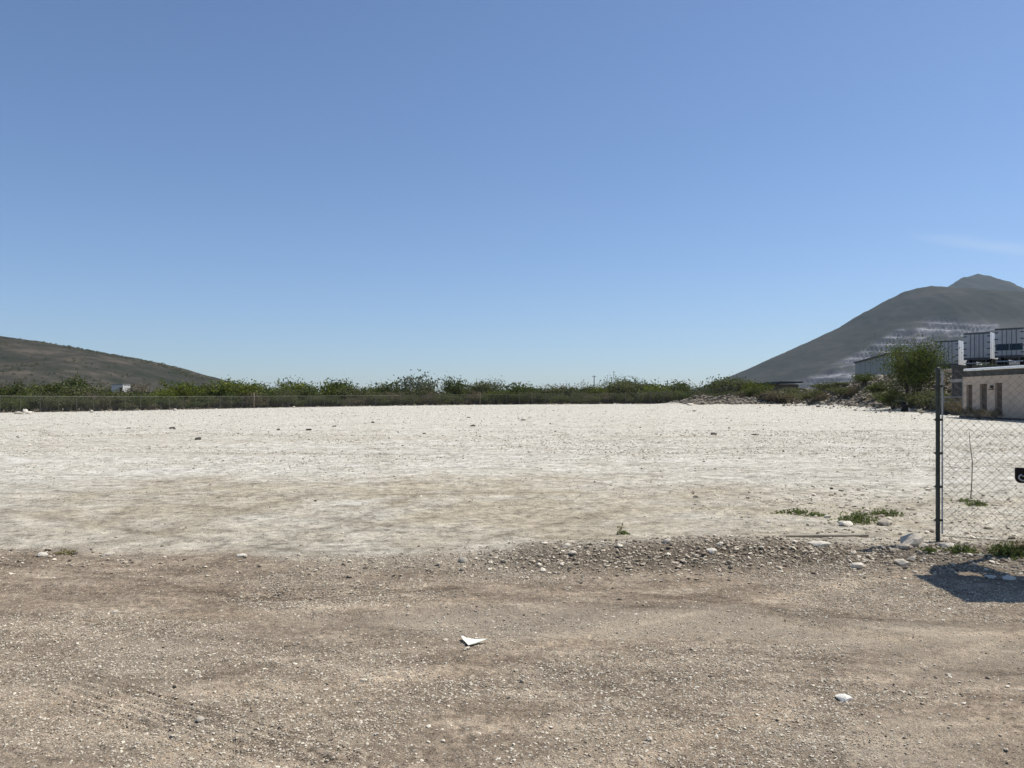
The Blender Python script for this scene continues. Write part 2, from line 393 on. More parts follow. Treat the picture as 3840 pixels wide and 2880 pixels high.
def make_ground():
    rr = [0.0001, 0.6, 1.2, 1.8]
    r = 2.2
    while r < 9.5: rr.append(r); r *= 1.0058
    while r < 175: rr.append(r); r *= 1.0115
    while r < 9000: rr.append(r); r *= 1.09
    rr = np.array(rr)
    aa = np.concatenate([np.linspace(-180, -50, 40)[:-1], np.arange(-50, 50.001, 0.135), np.linspace(50, 180, 40)[1:-1]])
    A, Rr = np.meshgrid(np.radians(aa), rr)
    X = Rr * np.sin(A); Y = Rr * np.cos(A)
    z, yc, br, mound, out = ground_parts(X.ravel(), Y.ravel())
    x, y = X.ravel(), Y.ravel()
    V = np.stack([x, y, z], 1)
    nr, na = X.shape
    i = np.arange(nr - 1)[:, None] * na + np.arange(na)[None, :]
    j = np.arange(nr - 1)[:, None] * na + (np.arange(na)[None, :] + 1) % na
    Fq = np.stack([i, i + na, j + na, j], -1).reshape(-1, 4)
    me = mesh_data('ground', V, Fq[:, ::-1].copy(), M['ground'], True)
    lot = sstep(-0.28, 0.30, y - yc + 0.5 * fbm(x * 0.7, y * 1.2, 51, 4)) * (y > 0)
    berm = np.clip(br * 1.15 + 0.25 * br * fbm(x * 3, y * 4, 52, 2), 0, 1)
    scrub = np.clip(out + sstep(0.10, 0.5, mound), 0, 1)
    scrub = np.where(y < 0, 0.0, scrub)
    # brown stain of a turning place worked into the pale fill, and smaller ones about it
    wx = x + 1.6 * fbm(x * 0.25, y * 0.4, 56, 4); wy = y + 1.3 * fbm(x * 0.3, y * 0.4, 57, 4)
    wx = wx + 1.4 * fbm(x * 0.8, y * 0.8, 64, 4); wy = wy + 1.4 * fbm(x * 0.7, y * 0.9, 65, 4)
    er = np.hypot((wx + 1.6) / 6.4, (wy - 11.6) / 3.9)
    st = 0.68 * (1 - sstep(0.35, 1.35, er)) + 0.22 * np.exp(-((er - 0.92) / 0.10) ** 2)
    st = st + 0.50 * (1 - sstep(0.4, 1.1, np.hypot((wx - 7.0) / 3.8, (wy - 10.8) / 2.4))) + 0.25 * np.exp(-((y - 8.7) / 0.8) ** 2) * sstep(-1, 2, x)
    st = st * (0.62 + 1.0 * fbm(x * 0.45, y * 0.7, 53, 4) + 0.9 * fbm(x * 1.8, y * 1.6, 63, 4)) + 0.9 * (fbm(x * 0.14, y * 0.33, 54, 4) - 0.14).clip(0) * (1 - 0.6 * sstep(30, 60, y))
    st = st + 0.34 * (1 - sstep(9, 17, y + 2.0 * fbm(x * 0.3, y * 0.5, 62, 3)))
    st = np.clip(st * 1.05, 0, 0.90)
    # wear: pale or dark wheel tracks sweeping over the ground (0.5 = none)
    wear = np.zeros_like(x)
    trk = np.random.default_rng(5)
    for (cx_, cy_, rad, gauge, wd_, amp) in [(-6, 44, 31, 1.7, 0.30, -.5), (14, 58, 43, 1.8, 0.30, -.55), (-24, 16, 22, 1.7, 0.26, -.45), (3, 34, 20.5, 1.7, 0.26, .6), (9, 3.0, 11.5, 1.6, 0.22, -.5),
            (-3, 30, 17, 1.7, 0.24, -.55), (-14, 60, 47, 1.9, 0.34, .5), (30, 34, 27, 1.8, 0.28, -.45), (0, 90, 68, 2.0, 0.5, -.5), (-30, 80, 60, 2.0, 0.5, .5), (-1.6, 11.6, 4.6, 1.5, 0.2, -.5), (6, 80, 62.5, 1.8, 0.36, -.5),
            (2.0, 24, 19.6, 1.5, 0.20, .55), (-9, -6, 13.2, 1.6, 0.20, -.45), (10, -8, 15.5, 1.5, 0.2, .5), (-2, -14, 18.3, 1.6, 0.2, -.5), (6, 30, 25.4, 1.5, 0.2, -.45), (-12, 26, 23.5, 1.5, 0.22, .5), (20, -2, 18.5, 1.6, .2, -.4), (-20, -40, 46.5, 1.6, .2, .55), (16, -44, 50.4, 1.6, .2, -.55), (-40, -30, 50, 1.6, .2, -.5), (40, -24, 46.6, 1.6, .2, .5), (-8, 40, 35.6, 1.6, .2, .5), (0, -60, 64.6, 1.6, .22, .6), (-30, 60, 61.5, 1.7, .24, -.5), (24, 60, 57.6, 1.7, .26, -.5), (-5, 70, 54, 1.8, .4, -.5), (18, 90, 71, 1.8, .4, .5)]:
        dd = np.hypot(x - cx_, y - cy_); th_ = np.arctan2(y - cy_, x - cx_)
        vis = sstep(-0.10, 0.18, noise(th_ * 4.0, th_ * 0 + rad, 58) + 0.06) * (0.6 + 0.8 * (noise(th_ * 30, dd * 1.2, 59) + 0.5))
        for off in (-gauge / 2, gauge / 2):
            q = dd - rad - off - 0.12 * noise(th_ * 8, th_ * 0, 60)
            rib = 0.7 + 0.3 * np.cos(q / wd_ * 2 * math.pi * 1.5)
            wear = wear + amp * vis * np.exp(-(q / (wd_ * 0.55)) ** 2) * rib
    wear = np.clip(0.5 + 0.5 * wear * (y < 70), 0, 1)
    du = np.clip(1.6 * (fbm(x * 0.5, y * 1.1, 55, 4) - 0.05), 0, 0.62) * (1 - lot) * (1 - berm)
    n = len(x)
    ca = me.color_attributes.new('zone', 'FLOAT_COLOR', 'POINT')
    ca.data.foreach_set('color', np.stack([lot, berm, scrub, np.ones(n)], 1).astype(np.float32).ravel())
    cb = me.color_attributes.new('tone', 'FLOAT_COLOR', 'POINT')
    cb.data.foreach_set('color', np.stack([st, du, wear, np.ones(n)], 1).astype(np.float32).ravel())
    o = link('ground', me); tag(o, 'pale dirt lot with brown gravel foreground', None, None, 'structure')
    return o
ground = make_ground()

# ================================================================== mountains
def heightfield(name, xs, ys, h, mat, attrs=None, label=None):
    X, Y = np.meshgrid(xs, ys); ny, nx = X.shape
    V = np.stack([X.ravel(), Y.ravel(), h.ravel()], 1)
    i = (np.arange(ny - 1)[:, None] * nx + np.arange(nx - 1)[None, :])
    Fq = np.stack([i, i + 1, i + nx + 1, i + nx], -1).reshape(-1, 4)
    me = mesh_data(name, V, Fq, mat, True)
    for k, v in (attrs or {}).items():
        a = me.attributes.new(k, 'FLOAT', 'POINT'); a.data.foreach_set('value', v.ravel().astype(np.float32))
    o = link(name, me); tag(o, label, None, None, 'structure'); return o

def scrub_slope_mat(name, dark, light, rockc, s_scale, rock_bias):
    m, t, b = new_mat(name)
    g = N(t, 'ShaderNodeNewGeometry'); P = g.outputs['Position']
    mp = N(t, 'ShaderNodeMapping'); mp.inputs['Scale'].default_value = (1, 1, 2.2); L(t, P, mp.inputs[0])
    f = tex_noise(t, mp.outputs[0], s_scale, 7, 0.7); f2 = tex_noise(t, mp.outputs[0], s_scale * 5, 5, 0.7)
    col = ramp(t, math_n(t, 'ADD', math_n(t, 'MULTIPLY', f, 0.6), math_n(t, 'MULTIPLY', f2, 0.4)), [(0.40, dark), (0.51, light), (0.62, rockc)])
    q = N(t, 'ShaderNodeAttribute', attribute_name='quarry')
    mp3 = N(t, 'ShaderNodeMapping'); mp3.inputs['Scale'].default_value = (0.35, 0.20, 1.0); L(t, P, mp3.inputs[0])
    f3 = tex_noise(t, mp3.outputs[0], 0.055, 6, 0.68)
    rock = ramp(t, f3, [(0.36, (0.070, 0.070, 0.073)), (0.47, (0.150, 0.149, 0.154)), (0.56, (0.24, 0.238, 0.243)), (0.68, (0.36, 0.355, 0.36))])
    nz = N(t, 'ShaderNodeSeparateXYZ'); L(t, g.outputs['Normal'], nz.inputs[0])          # steep faces mixed darker than flat treads, sharpening the steps
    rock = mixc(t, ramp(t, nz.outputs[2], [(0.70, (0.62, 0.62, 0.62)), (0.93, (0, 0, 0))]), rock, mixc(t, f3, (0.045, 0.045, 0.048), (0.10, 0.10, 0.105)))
    L(t, mixc(t, q.outputs['Fac'], col, rock), b.inputs['Base Color'])
    b.inputs['Roughness'].default_value = 1.0; b.inputs['Specular IOR Level'].default_value = 0.0
    return m

def ridge_field(sky_pts, d, y0, y1, nxs, nys, base, seed, gully, x_lo, x_hi, p=1.5, gam=0.25, smo=0.016):
    xs = np.linspace(x_lo, x_hi, nxs); ys = np.linspace(y0, y1, nys)
    sx = [px_at(a, d) for a, _ in sky_pts]; sz = [z_at(b, d) for _, b in sky_pts]
    Rz = np.interp(xs, sx, sz)
    k = max(1, int(nxs * smo)); Rz = np.convolve(np.pad(Rz, k, mode='edge'), np.ones(2 * k + 1) / (2 * k + 1), 'valid') * 0.65 + Rz * 0.35
    X, Y = np.meshgrid(xs, ys)
    tf = np.where(Y < d, (d - Y) / (d - y0), (Y - d) / (y1 - d)).clip(0, 1)
    h = Rz[None, :] * (1 - tf ** 1.45) ** p
    g = fbm(X * gully, Y * gully * 0.35, seed, 5) * sstep(0.0, 0.35, tf)
    h = h * (1 + gam * g) + Rz[None, :] * 0.016 * fbm(X * gully * 9, Y * gully * 5, seed + 7, 5, 0.6)
    return xs, ys, X, Y, Rz, h + base * 1.0

M['hill_scrub'] = scrub_slope_mat('hill_scrub', (0.030, 0.034, 0.024), (0.050, 0.048, 0.038), (0.095, 0.080, 0.062), 0.012, 0)
M['mountain_scrub'] = scrub_slope_mat('mountain_scrub', (0.034, 0.038, 0.030), (0.048, 0.050, 0.040), (0.068, 0.065, 0.054), 0.006, 0)

hill_sky = [(-2600, 1330), (-1800, 1180), (-900, 1160), (-300, 1215), (0, 1257), (163, 1279), (334, 1314), (464, 1336), (529, 1350), (610, 1375), (667, 1399), (757, 1424), (838, 1450), (930, 1482), (1000, 1510), (1300, 1520)]
xs, ys, X, Y, Rz, h = ridge_field(hill_sky, 900, 420, 1500, 230, 150, 0, 61, 0.012, -1450, -180, 1.6)
hill = heightfield('hill', xs, ys, h - 1.0, M['hill_scrub'], None, 'low scrub covered hill on the left horizon')
HILL = (xs, ys, h - 1.0)

mtn_sky = [(2480, 1520), (2560, 1495), (2663, 1451), (2796, 1393), (2933, 1328), (3043, 1277), (3180, 1216), (3266, 1158), (3344, 1115), (3400, 1089), (3440, 1076), (3490, 1073), (3547, 1078), (3640, 1084), (3750, 1090), (3818, 1094), (3870, 1112), (4000, 1170), (4300, 1260), (4800, 1400), (5200, 1500)]
xs, ys, X, Y, Rz, h = ridge_field(mtn_sky, 2500, 1500, 3600, 330, 290, 0, 71, 0.0035, 480, 2900, 1.7, 0.24)
# stepped quarry benches cut into the lower front slope
Xb = X / Y * 2500
top_f = np.interp(Xb, [850, 1050, 1330, 1700], [0.26, 0.46, 0.64, 0.66]) * np.interp(Xb, xs, Rz)
qn = h + 20 * fbm(X * 0.006, Y * 0.006, 75, 4)
qmask = (1 - sstep(-14, 6, qn - top_f)) * sstep(840, 960, Xb + 60 * fbm(X * 0.01, Y * 0.01, 76, 3)) * (Y < 2480) * sstep(4, 16, h)
qmask = qmask * (1 - 0.85 * sstep(0.04, 0.20, fbm(X * 0.007 + 4, Y * 0.010, 77, 4)))
step = 21.0
fr = (qn / step) % 1.0
hq = step * (np.floor(qn / step) + sstep(0.70, 0.98, fr)) - (qn - h)
h2 = h * (1 - qmask) + hq * qmask
mountain = heightfield('mountain', xs, ys, h2 - 1.0, M['mountain_scrub'], {'quarry': qmask}, 'grey green mountain on the right with quarry benches cut in its flank')

pk_sky = [(3100, 1480), (3300, 1300), (3450, 1160), (3547, 1082), (3575, 1062), (3609, 1043), (3640, 1037), (3659, 1029), (3690, 1038), (3718, 1055), (3788, 1093), (3838, 1118), (3950, 1180), (4200, 1330), (4500, 1480)]
xs, ys, X, Y, Rz, h = ridge_field(pk_sky, 4200, 2900, 5400, 260, 120, 0, 81, 0.0025, 1750, 3800, 1.5, 0.16, 0.005)
peak = heightfield('distant_peak', xs, ys, h - 1.0, M['mountain_scrub'], {'quarry': X * 0}, 'pale pointed peak showing behind the right mountain')

# ================================================================== scatter with geometry nodes (stuff that nobody could count)
SRC = bpy.data.collections.new('scatter_sources')      # not linked: holds only the source shapes
def rock_mesh(name, seed, mat, sub=1, flat=0.6, rough=0.28, smooth=False):
    import bmesh
    bm = bmesh.new(); bmesh.ops.create_icosphere(bm, subdivisions=sub, radius=0.5)
    rnd = random.Random(seed)
    dirs = [Vector((rnd.gauss(0, 1), rnd.gauss(0, 1), rnd.gauss(0, 1))).normalized() for _ in range(9)]
    offs = [rnd.uniform(0.20, 0.38) for _ in dirs]
    for v in bm.verts:
        for dd, of in zip(dirs, offs):                 # knock flat faces off the ball
            k = v.co.dot(dd)
            if k > of: v.co -= dd * (k - of) * 0.9
        v.co *= 1 + rnd.uniform(-rough, rough) * 0.35
        v.co.x *= 1.15; v.co.z *= flat
    me = bpy.data.meshes.new(name); bm.to_mesh(me); bm.free(); me.materials.append(mat)
    if smooth: me.polygons.foreach_set('use_smooth', np.ones(len(me.polygons), dtype=bool))
    return me

def scatter(name, pts, scl, rot, sources, label):
    me = bpy.data.meshes.new(name); n = len(pts)
    me.vertices.add(n); me.vertices.foreach_set('co', np.asarray(pts, np.float32).ravel())
    a = me.attributes.new('scl', 'FLOAT_VECTOR', 'POINT'); a.data.foreach_set('vector', np.asarray(scl, np.float32).ravel())
    a = me.attributes.new('rot', 'FLOAT_VECTOR', 'POINT'); a.data.foreach_set('vector', np.asarray(rot, np.float32).ravel())
    a = me.attributes.new('pick', 'INT', 'POINT'); a.data.foreach_set('value', (np.arange(n) * 7919 % 104729 % len(sources)).astype(np.int32))
    o = link(name, me); tag(o, label, None, None, 'stuff')
    col = bpy.data.collections.new(name + '_sources')
    for k, sm in enumerate(sources): col.objects.link(bpy.data.objects.new('%s_source_%02d' % (name, k), sm))
    ng = bpy.data.node_groups.new(name, 'GeometryNodeTree')
    ng.interface.new_socket('Geometry', in_out='INPUT', socket_type='NodeSocketGeometry')
    ng.interface.new_socket('Geometry', in_out='OUTPUT', socket_type='NodeSocketGeometry')
    gi = ng.nodes.new('NodeGroupInput'); go = ng.nodes.new('NodeGroupOutput')
    ci = ng.nodes.new('GeometryNodeCollectionInfo'); ci.inputs['Collection'].default_value = col
    ci.inputs['Separate Children'].default_value = True; ci.inputs['Reset Children'].default_value = True
    ip = ng.nodes.new('GeometryNodeInstanceOnPoints'); ip.inputs['Pick Instance'].default_value = True
    def na(nm, dt):
        q = ng.nodes.new('GeometryNodeInputNamedAttribute'); q.data_type = dt; q.inputs['Name'].default_value = nm; return q.outputs['Attribute']
    ng.links.new(gi.outputs[0], ip.inputs['Points']); ng.links.new(ci.outputs[0], ip.inputs['Instance'])
    ng.links.new(na('pick', 'INT'), ip.inputs['Instance Index']); ng.links.new(na('rot', 'FLOAT_VECTOR'), ip.inputs['Rotation'])
    ng.links.new(na('scl', 'FLOAT_VECTOR'), ip.inputs['Scale']); ng.links.new(ip.outputs[0], go.inputs[0])
    md = o.modifiers.new('scatter', 'NODES'); md.node_group = ng
    return o

RNG = np.random.default_rng(7)
def wedge(n, y0, y1, half=0.76):
    y = np.sqrt(RNG.uniform(y0 ** 2, y1 ** 2, n)); x = y * RNG.uniform(-half, half, n); return x, y

def stones_on(name, x, y, size, sources, label, sink=0.18, flat=1.0):
    z = ground_parts(x, y)[0]; n = len(x)
    s = size[:, None] * RNG.uniform(0.75, 1.25, (n, 3)); s[:, 2] *= flat
    rot = np.stack([RNG.normal(0, 0.22, n), RNG.normal(0, 0.22, n), RNG.uniform(0, 6.283, n)], 1)
    return scatter(name, np.stack([x, y, z + size * (0.25 - sink)], 1), s, rot, sources, label)

peb = [rock_mesh('pebble_shape', 100 + k, M['pebble'], 1, 0.6) for k in range(6)]
peb_pale = [rock_mesh('pale_pebble_shape', 120 + k, M['chip_stone'], 1, 0.5) for k in range(4)]
peb_dark = [rock_mesh('dark_pebble_shape', 160 + k, M['dark_stone'], 1, 0.7) for k in range(2)]
rub = [rock_mesh('rubble_shape', 140 + k, M['rubble'], 1, 0.75) for k in range(6)]

# fine gravel pressed into the brown foreground, in drifts
x, y = wedge(560000, 2.4, 7.6)
dens = 0.36 + 2.6 * fbm(x * 0.7, y * 1.3, 91, 4)
keep = RNG.uniform(0, 1, len(x)) < np.clip(dens, 0.07, 1) * 0.62
x, y = x[keep], y[keep]
size = np.exp(RNG.normal(math.log(0.0078), 0.42, len(x))).clip(0.004, 0.026)
stones_on('gravel', x, y, size, peb[:4] + peb_pale, 'fine gravel strewn over the brown foreground dirt')
# coarser stones lying among it
x, y = wedge(3000, 2.2, 7.4)
keep = RNG.uniform(0, 1, len(x)) < np.clip(0.45 + 1.3 * fbm(x * 0.7, y * 1.2, 92, 4), 0.08, 1)
x, y = x[keep], y[keep]; size = np.exp(RNG.normal(math.log(0.018), 0.33, len(x))).clip(0.010, 0.042)
stones_on('coarse_gravel', x, y, size, peb[:3] + peb_pale, 'coarse pale gravel lying loose on the brown foreground dirt', 0.12)
# gravel ridge along the edge of the lot
n = 26000
x = RNG.uniform(-7.5, 8.0, n); yc = berm_crest(x)
y = yc - 0.30 + RNG.normal(0, 0.27, n)
keep = RNG.uniform(0, 1, n) < np.clip((berm_high(x) - 0.02) / 0.11, 0.05, 1)
x, y = x[keep], y[keep]; size = np.exp(RNG.normal(math.log(0.0168), 0.56, len(x))).clip(0.007, 0.072)
stones_on('ridge_gravel', x, y, size, peb + peb_pale[:2], 'broken gravel heaped along the edge of the lot', 0.1)
# scattered stones on the pale lot
x, y = wedge(70000, 7.9, 36, 0.78)
keep = RNG.uniform(0, 1, len(x)) < np.clip(0.35 + 1.4 * fbm(x * 0.3, y * 0.6, 93, 4) + 0.35 * sstep(2, 9, x), 0.06, 1)
x, y = x[keep], y[keep]; size = np.exp(RNG.normal(math.log(0.020), 0.45, len(x))).clip(0.009, 0.07) * np.clip(y / 14, 0.8, 1.6)
stones_on('lot_gravel', x, y, size, peb + peb_pale, 'small stones scattered over the pale dirt lot')
x, y = wedge(14000, 30, 125, 0.75); keep = y < fence_y(x) - 1.0; x, y = x[keep], y[keep]
size = np.exp(RNG.normal(math.log(0.055), 0.4, len(x))).clip(0.03, 0.16)
stones_on('far_lot_gravel', x, y, size, peb[:4] + peb_dark, 'tiny stones dotted over the far half of the lot')
# rough stony corner by the near fence
n = 4200; x = RNG.uniform(2.5, 11, n); y = RNG.uniform(8.0, 13.5, n); keep = RNG.uniform(0, 1, n) < sstep(1.5, 5, x) * (1 - 0.7 * sstep(9, 13.5, y))
x, y = x[keep], y[keep]; size = np.exp(RNG.normal(math.log(0.026), 0.55, len(x))).clip(0.010, 0.10)
stones_on('corner_gravel', x, y, size, peb_pale + peb[:2], 'rough stones littering the lot corner beside the near fence', 0.12)
# rubble on the slope of the raised yard and the heap at the end of the far fence
n = 24000; x = RNG.uniform(26, 56, n); y = RNG.uniform(64, 150, n)
mo = ground_parts(x, y)[3]; keep = (mo > 0.12) & (mo < 3.9) & (RNG.uniform(0, 1, n) < 0.7); x, y = x[keep], y[keep]
size = np.exp(RNG.normal(math.log(0.34), 0.45, len(x))).clip(0.15, 0.95)
stones_on('rubble', x, y, size, rub, 'broken rock and rubble covering the slope below the trailers', 0.1)
n = 700; x = RNG.uniform(28, 42, n); y = RNG.uniform(60, 110, n); keep = np.abs(x - 38 - 0.07 * (y - 70) + 1.5) < RNG.exponential(1.6, n); x, y = x[keep], y[keep]
stones_on('toe_rubble', x, y, np.exp(RNG.normal(math.log(0.22), 0.45, len(x))).clip(0.1, 0.5), rub + peb_pale[:2], 'loose stones spilled at the foot of the rubble slope', 0.1)
# stones along the foot of the far fence
n = 900; x = RNG.uniform(-70, 36, n); y = fence_y(x) + RNG.normal(-0.3, 0.7, n)
stones_on('fence_foot_rubble', x, y, np.exp(RNG.normal(math.log(0.16), 0.5, n)).clip(0.06, 0.55), rub[:3] + peb_pale, 'stones bulldozed against the foot of the far fence', 0.1)

# ================================================================== foliage
def leaf_mesh(name, centers, sizes, mat, rnd, up=0.25):
    n = len(centers); c = np.asarray(centers)
    a = rnd.normal(0, 1, (n, 3)); a /= np.linalg.norm(a, axis=1)[:, None]
    b = rnd.normal(0, 1, (n, 3)); b -= a * (a * b).sum(1)[:, None]; b /= np.linalg.norm(b, axis=1)[:, None]
    s = np.asarray(sizes)[:, None]
    V = np.stack([c - a * s, c - b * s * 0.55, c + a * s, c + b * s * 0.55], 1).reshape(-1, 3)
    me = mesh_data(name, V, np.arange(4 * n).reshape(-1, 4), mat)
    at = me.attributes.new('tint', 'FLOAT', 'FACE'); at.data.foreach_set('value', rnd.uniform(0, 1, n).astype(np.float32))
    return me

def plant_shape(seed, height, spread, limbs, leaves, leaf, mat, bark, flat=0.8, open_=0.5, twigs=3, low=0.25, base_r=0.03):
    """trunk and crown meshes of a multi-stemmed shrub or small tree, base at the origin"""
    rnd = np.random.default_rng(seed); tb = MB(); tips = []
    for k in range(limbs):
        a = 2 * math.pi * (k + rnd.uniform(-0.3, 0.3)) / limbs; ln = rnd.uniform(0.65, 1.0)
        out = spread * 0.5 * rnd.uniform(0.25, 0.85)
        p0 = Vector((0.04 * math.cos(a), 0.04 * math.sin(a), -0.08)) * height
        p3 = Vector((out * math.cos(a), out * math.sin(a), height * ln * rnd.uniform(0.7, 0.95)))
        pts = [p0]
        for q in (0.35, 0.7, 1.0):
            p = p0.lerp(p3, q); j = height * 0.05
            p += Vector((rnd.normal(0, j), rnd.normal(0, j), height * 0.10 * math.sin(q * math.pi))); pts.append(p)
        r0 = base_r * height * rnd.uniform(0.7, 1.1)
        tb.tube(pts, [r0, r0 * 0.7, r0 * 0.45, r0 * 0.15], 5, False)
        for q in range(twigs):
            s0 = pts[1].lerp(pts[3], rnd.uniform(0.1, 0.95))
            dv = Vector((rnd.normal(0, 1), rnd.normal(0, 1), rnd.uniform(-0.1, 0.9))).normalized() * spread * 0.24 * rnd.uniform(0.6, 1.3)
            e = s0 + dv; tb.tube([s0, s0.lerp(e, 0.5) + Vector((0, 0, 0.03 * height)), e], [r0 * 0.35, r0 * 0.22, r0 * 0.08], 4, False)
            tips += [(e, 1.0), (s0.lerp(e, 0.6), 0.8)]
        tips += [(pts[3], 1.0), (pts[2], 0.8)]
    cent = []
    T = np.array([list(p) for p, _ in tips]); Wt = np.array([w_ for _, w_ in tips])
    T = T[T[:, 2] > low * height * 0.6]
    cr = spread * 0.13 * (1.25 - open_)
    idx = rnd.integers(0, len(T), leaves)
    cs = rnd.uniform(0.5, 1.5, len(T))[idx]
    off = rnd.normal(0, 1, (leaves, 3)) * np.array([1, 1, flat * 0.8]) * (cr * cs)[:, None]
    cent = T[idx] + off
    ok = cent[:, 2] > low * height * rnd.uniform(0.6, 1.2, leaves)
    cent = cent[ok]; sz = leaf * rnd.uniform(0.6, 1.4, len(cent))
    # bring the crown to its nominal height and spread
    zt = np.percentile(cent[:, 2], 99.0); wt = np.percentile(np.abs(cent[:, :2]), 97.0) * 2
    kz, kw = height / zt, spread / wt
    cent = cent * [kw, kw, kz]; TV = np.array([list(v) for v in tb.V]) * [kw, kw, kz]
    return mesh_data('trunk', TV, tb.F, bark), leaf_mesh('crown', cent, sz, mat, rnd)

def plant(name, shape, loc, sc, rz, label, cat, group=None):
    e = empty(name, loc, rz); e.scale = sc if hasattr(sc, '__len__') else (sc,) * 3
    link('trunk', shape[0], e); link('crown', shape[1], e)
    return tag(e, label, cat, group)

SH = {}   # unit-height shapes
SH['green'] = [plant_shape(200 + k, 1, 1.35, 7, 2300, 0.042, M['leaf_green'], M['bark'], 0.8, 0.45, 4, 0.12) for k in range(3)]
SH['olive'] = [plant_shape(210 + k, 1, 1.5, 8, 2100, 0.040, M['leaf_olive'], M['bark_grey'], 0.75, 0.5, 4, 0.10) for k in range(4)]
SH['grey'] = [plant_shape(220 + k, 1, 1.3, 8, 1700, 0.038, M['leaf_grey'], M['bark_grey'], 0.9, 0.6, 5, 0.15) for k in range(3)]
SH['bright'] = [plant_shape(230 + k, 1, 1.5, 7, 2300, 0.042, M['leaf_bright'], M['bark'], 0.7, 0.4, 4, 0.10) for k in range(2)]
SH['dry'] = [plant_shape(240 + k, 1, 1.4, 8, 1300, 0.036, M['leaf_dry'], M['bark_grey'], 0.8, 0.6, 5, 0.10) for k in range(3)]
SH['open'] = [plant_shape(250 + k, 1, 1.2, 7, 900, 0.034, M['leaf_olive'], M['bark'], 0.9, 0.35, 4, 0.35) for k in range(3)]

prng = random.Random(33)
def tall_plant(kind, px, top, dist, half_px, label, name='mesquite_tree', cat='tree', group=None):
    x = px_at(px, dist); z0 = gz(x, dist); h = z_at(top, dist) - z0; wd = 2 * half_px / F_PX * dist
    shp = prng.choice(SH[kind]); nat = {'green': 1.35, 'olive': 1.5, 'grey': 1.3, 'bright': 1.5, 'dry': 1.4, 'open': 1.2}[kind]
    return plant(name, shp, (x, dist, z0), (wd / nat * 1.0, wd / nat * 1.0, h / 1.02), prng.uniform(0, 6.28), label, cat, group)

# trees that stand out along the far side of the lot, left to right
for a in [
    ('green', 30, 1440, 104, 62, 'leafy green bush at the far left end of the scrub behind the fence'),
    ('green', 205, 1434, 116, 70, 'broad green mesquite bush behind the fence below the hill'),
    ('olive', 75, 1418, 150, 18, 'narrow dark shrub rising above the green bushes at far left'),
    ('green', 285, 1412, 135, 55, 'taller green bush below the middle of the hill'),
    ('dry', 505, 1438, 230, 55, 'reddish brown dry bush beside the little white house'),
    ('bright', 665, 1432, 130, 75, 'yellow green bush behind the fence at the foot of the hill'),
    ('green', 775, 1446, 138, 55, 'rounded green bush where the hill meets the horizon'),
    ('olive', 985, 1452, 160, 75, 'dark olive bush behind the tall wooden fence post'),
    ('olive', 1095, 1421, 170, 52, 'flat topped olive tree on the skyline right of the hill'),
    ('green', 1268, 1425, 160, 58, 'rounded green tree on the skyline left of the tallest tree'),
    ('open', 1420, 1450, 165, 45, 'thin low shrub between the rounded tree and the tallest tree'),
    ('grey', 1575, 1402, 165, 72, 'tall grey green mesquite, tallest tree on the skyline'),
    ('green', 1700, 1416, 162, 46, 'green tree directly right of the tallest grey green tree'),
    ('olive', 1822, 1428, 165, 58, 'olive tree at the left side of the dip in the tree line'),
    ('open', 1862, 1420, 168, 28, 'thin feathery sapling at the left side of the skyline dip'),
    ('dry', 1968, 1445, 172, 50, 'brownish flat bush just right of the skyline dip'),
    ('dry', 2085, 1441, 172, 48, 'brownish rounded tree with two humps on the skyline'),
    ('open', 2215, 1432, 165, 45, 'airy shrub standing in front of the thin utility pole'),
    ('bright', 2300, 1452, 158, 60, 'yellow green bush under the airy branched tree'),
    ('open', 2305, 1405, 164, 52, 'airy branched tree with bare tips against the sky'),
    ('grey', 2376, 1424, 160, 46, 'soft grey green tree, last tall one before the right mountain'),
    ('green', 2450, 1458, 152, 38, 'small green bush right of the last tall tree'),
    ('open', 2545, 1452, 160, 48, 'sparse bush beside the short utility pole'),
    ('olive', 2650, 1449, 150, 48, 'olive bush where the right mountain meets the horizon'),
    ('bright', 2842, 1434, 135, 50, 'bright yellow green bush in front of the low flat roofed building'),
    ('green', 3085, 1440, 118, 45, 'green bush on the rubble bank right of the low building'),
    ('olive', 2975, 1452, 130, 45, 'dark olive bush at the end of the low flat roofed building'),
    ('green', 3240, 1398, 100, 40, 'green bush on the rubble bank below the pale warehouse'),
    ('olive', 3165, 1432, 108, 40, 'olive bush halfway up the rubble bank'),
]: tall_plant(*a)

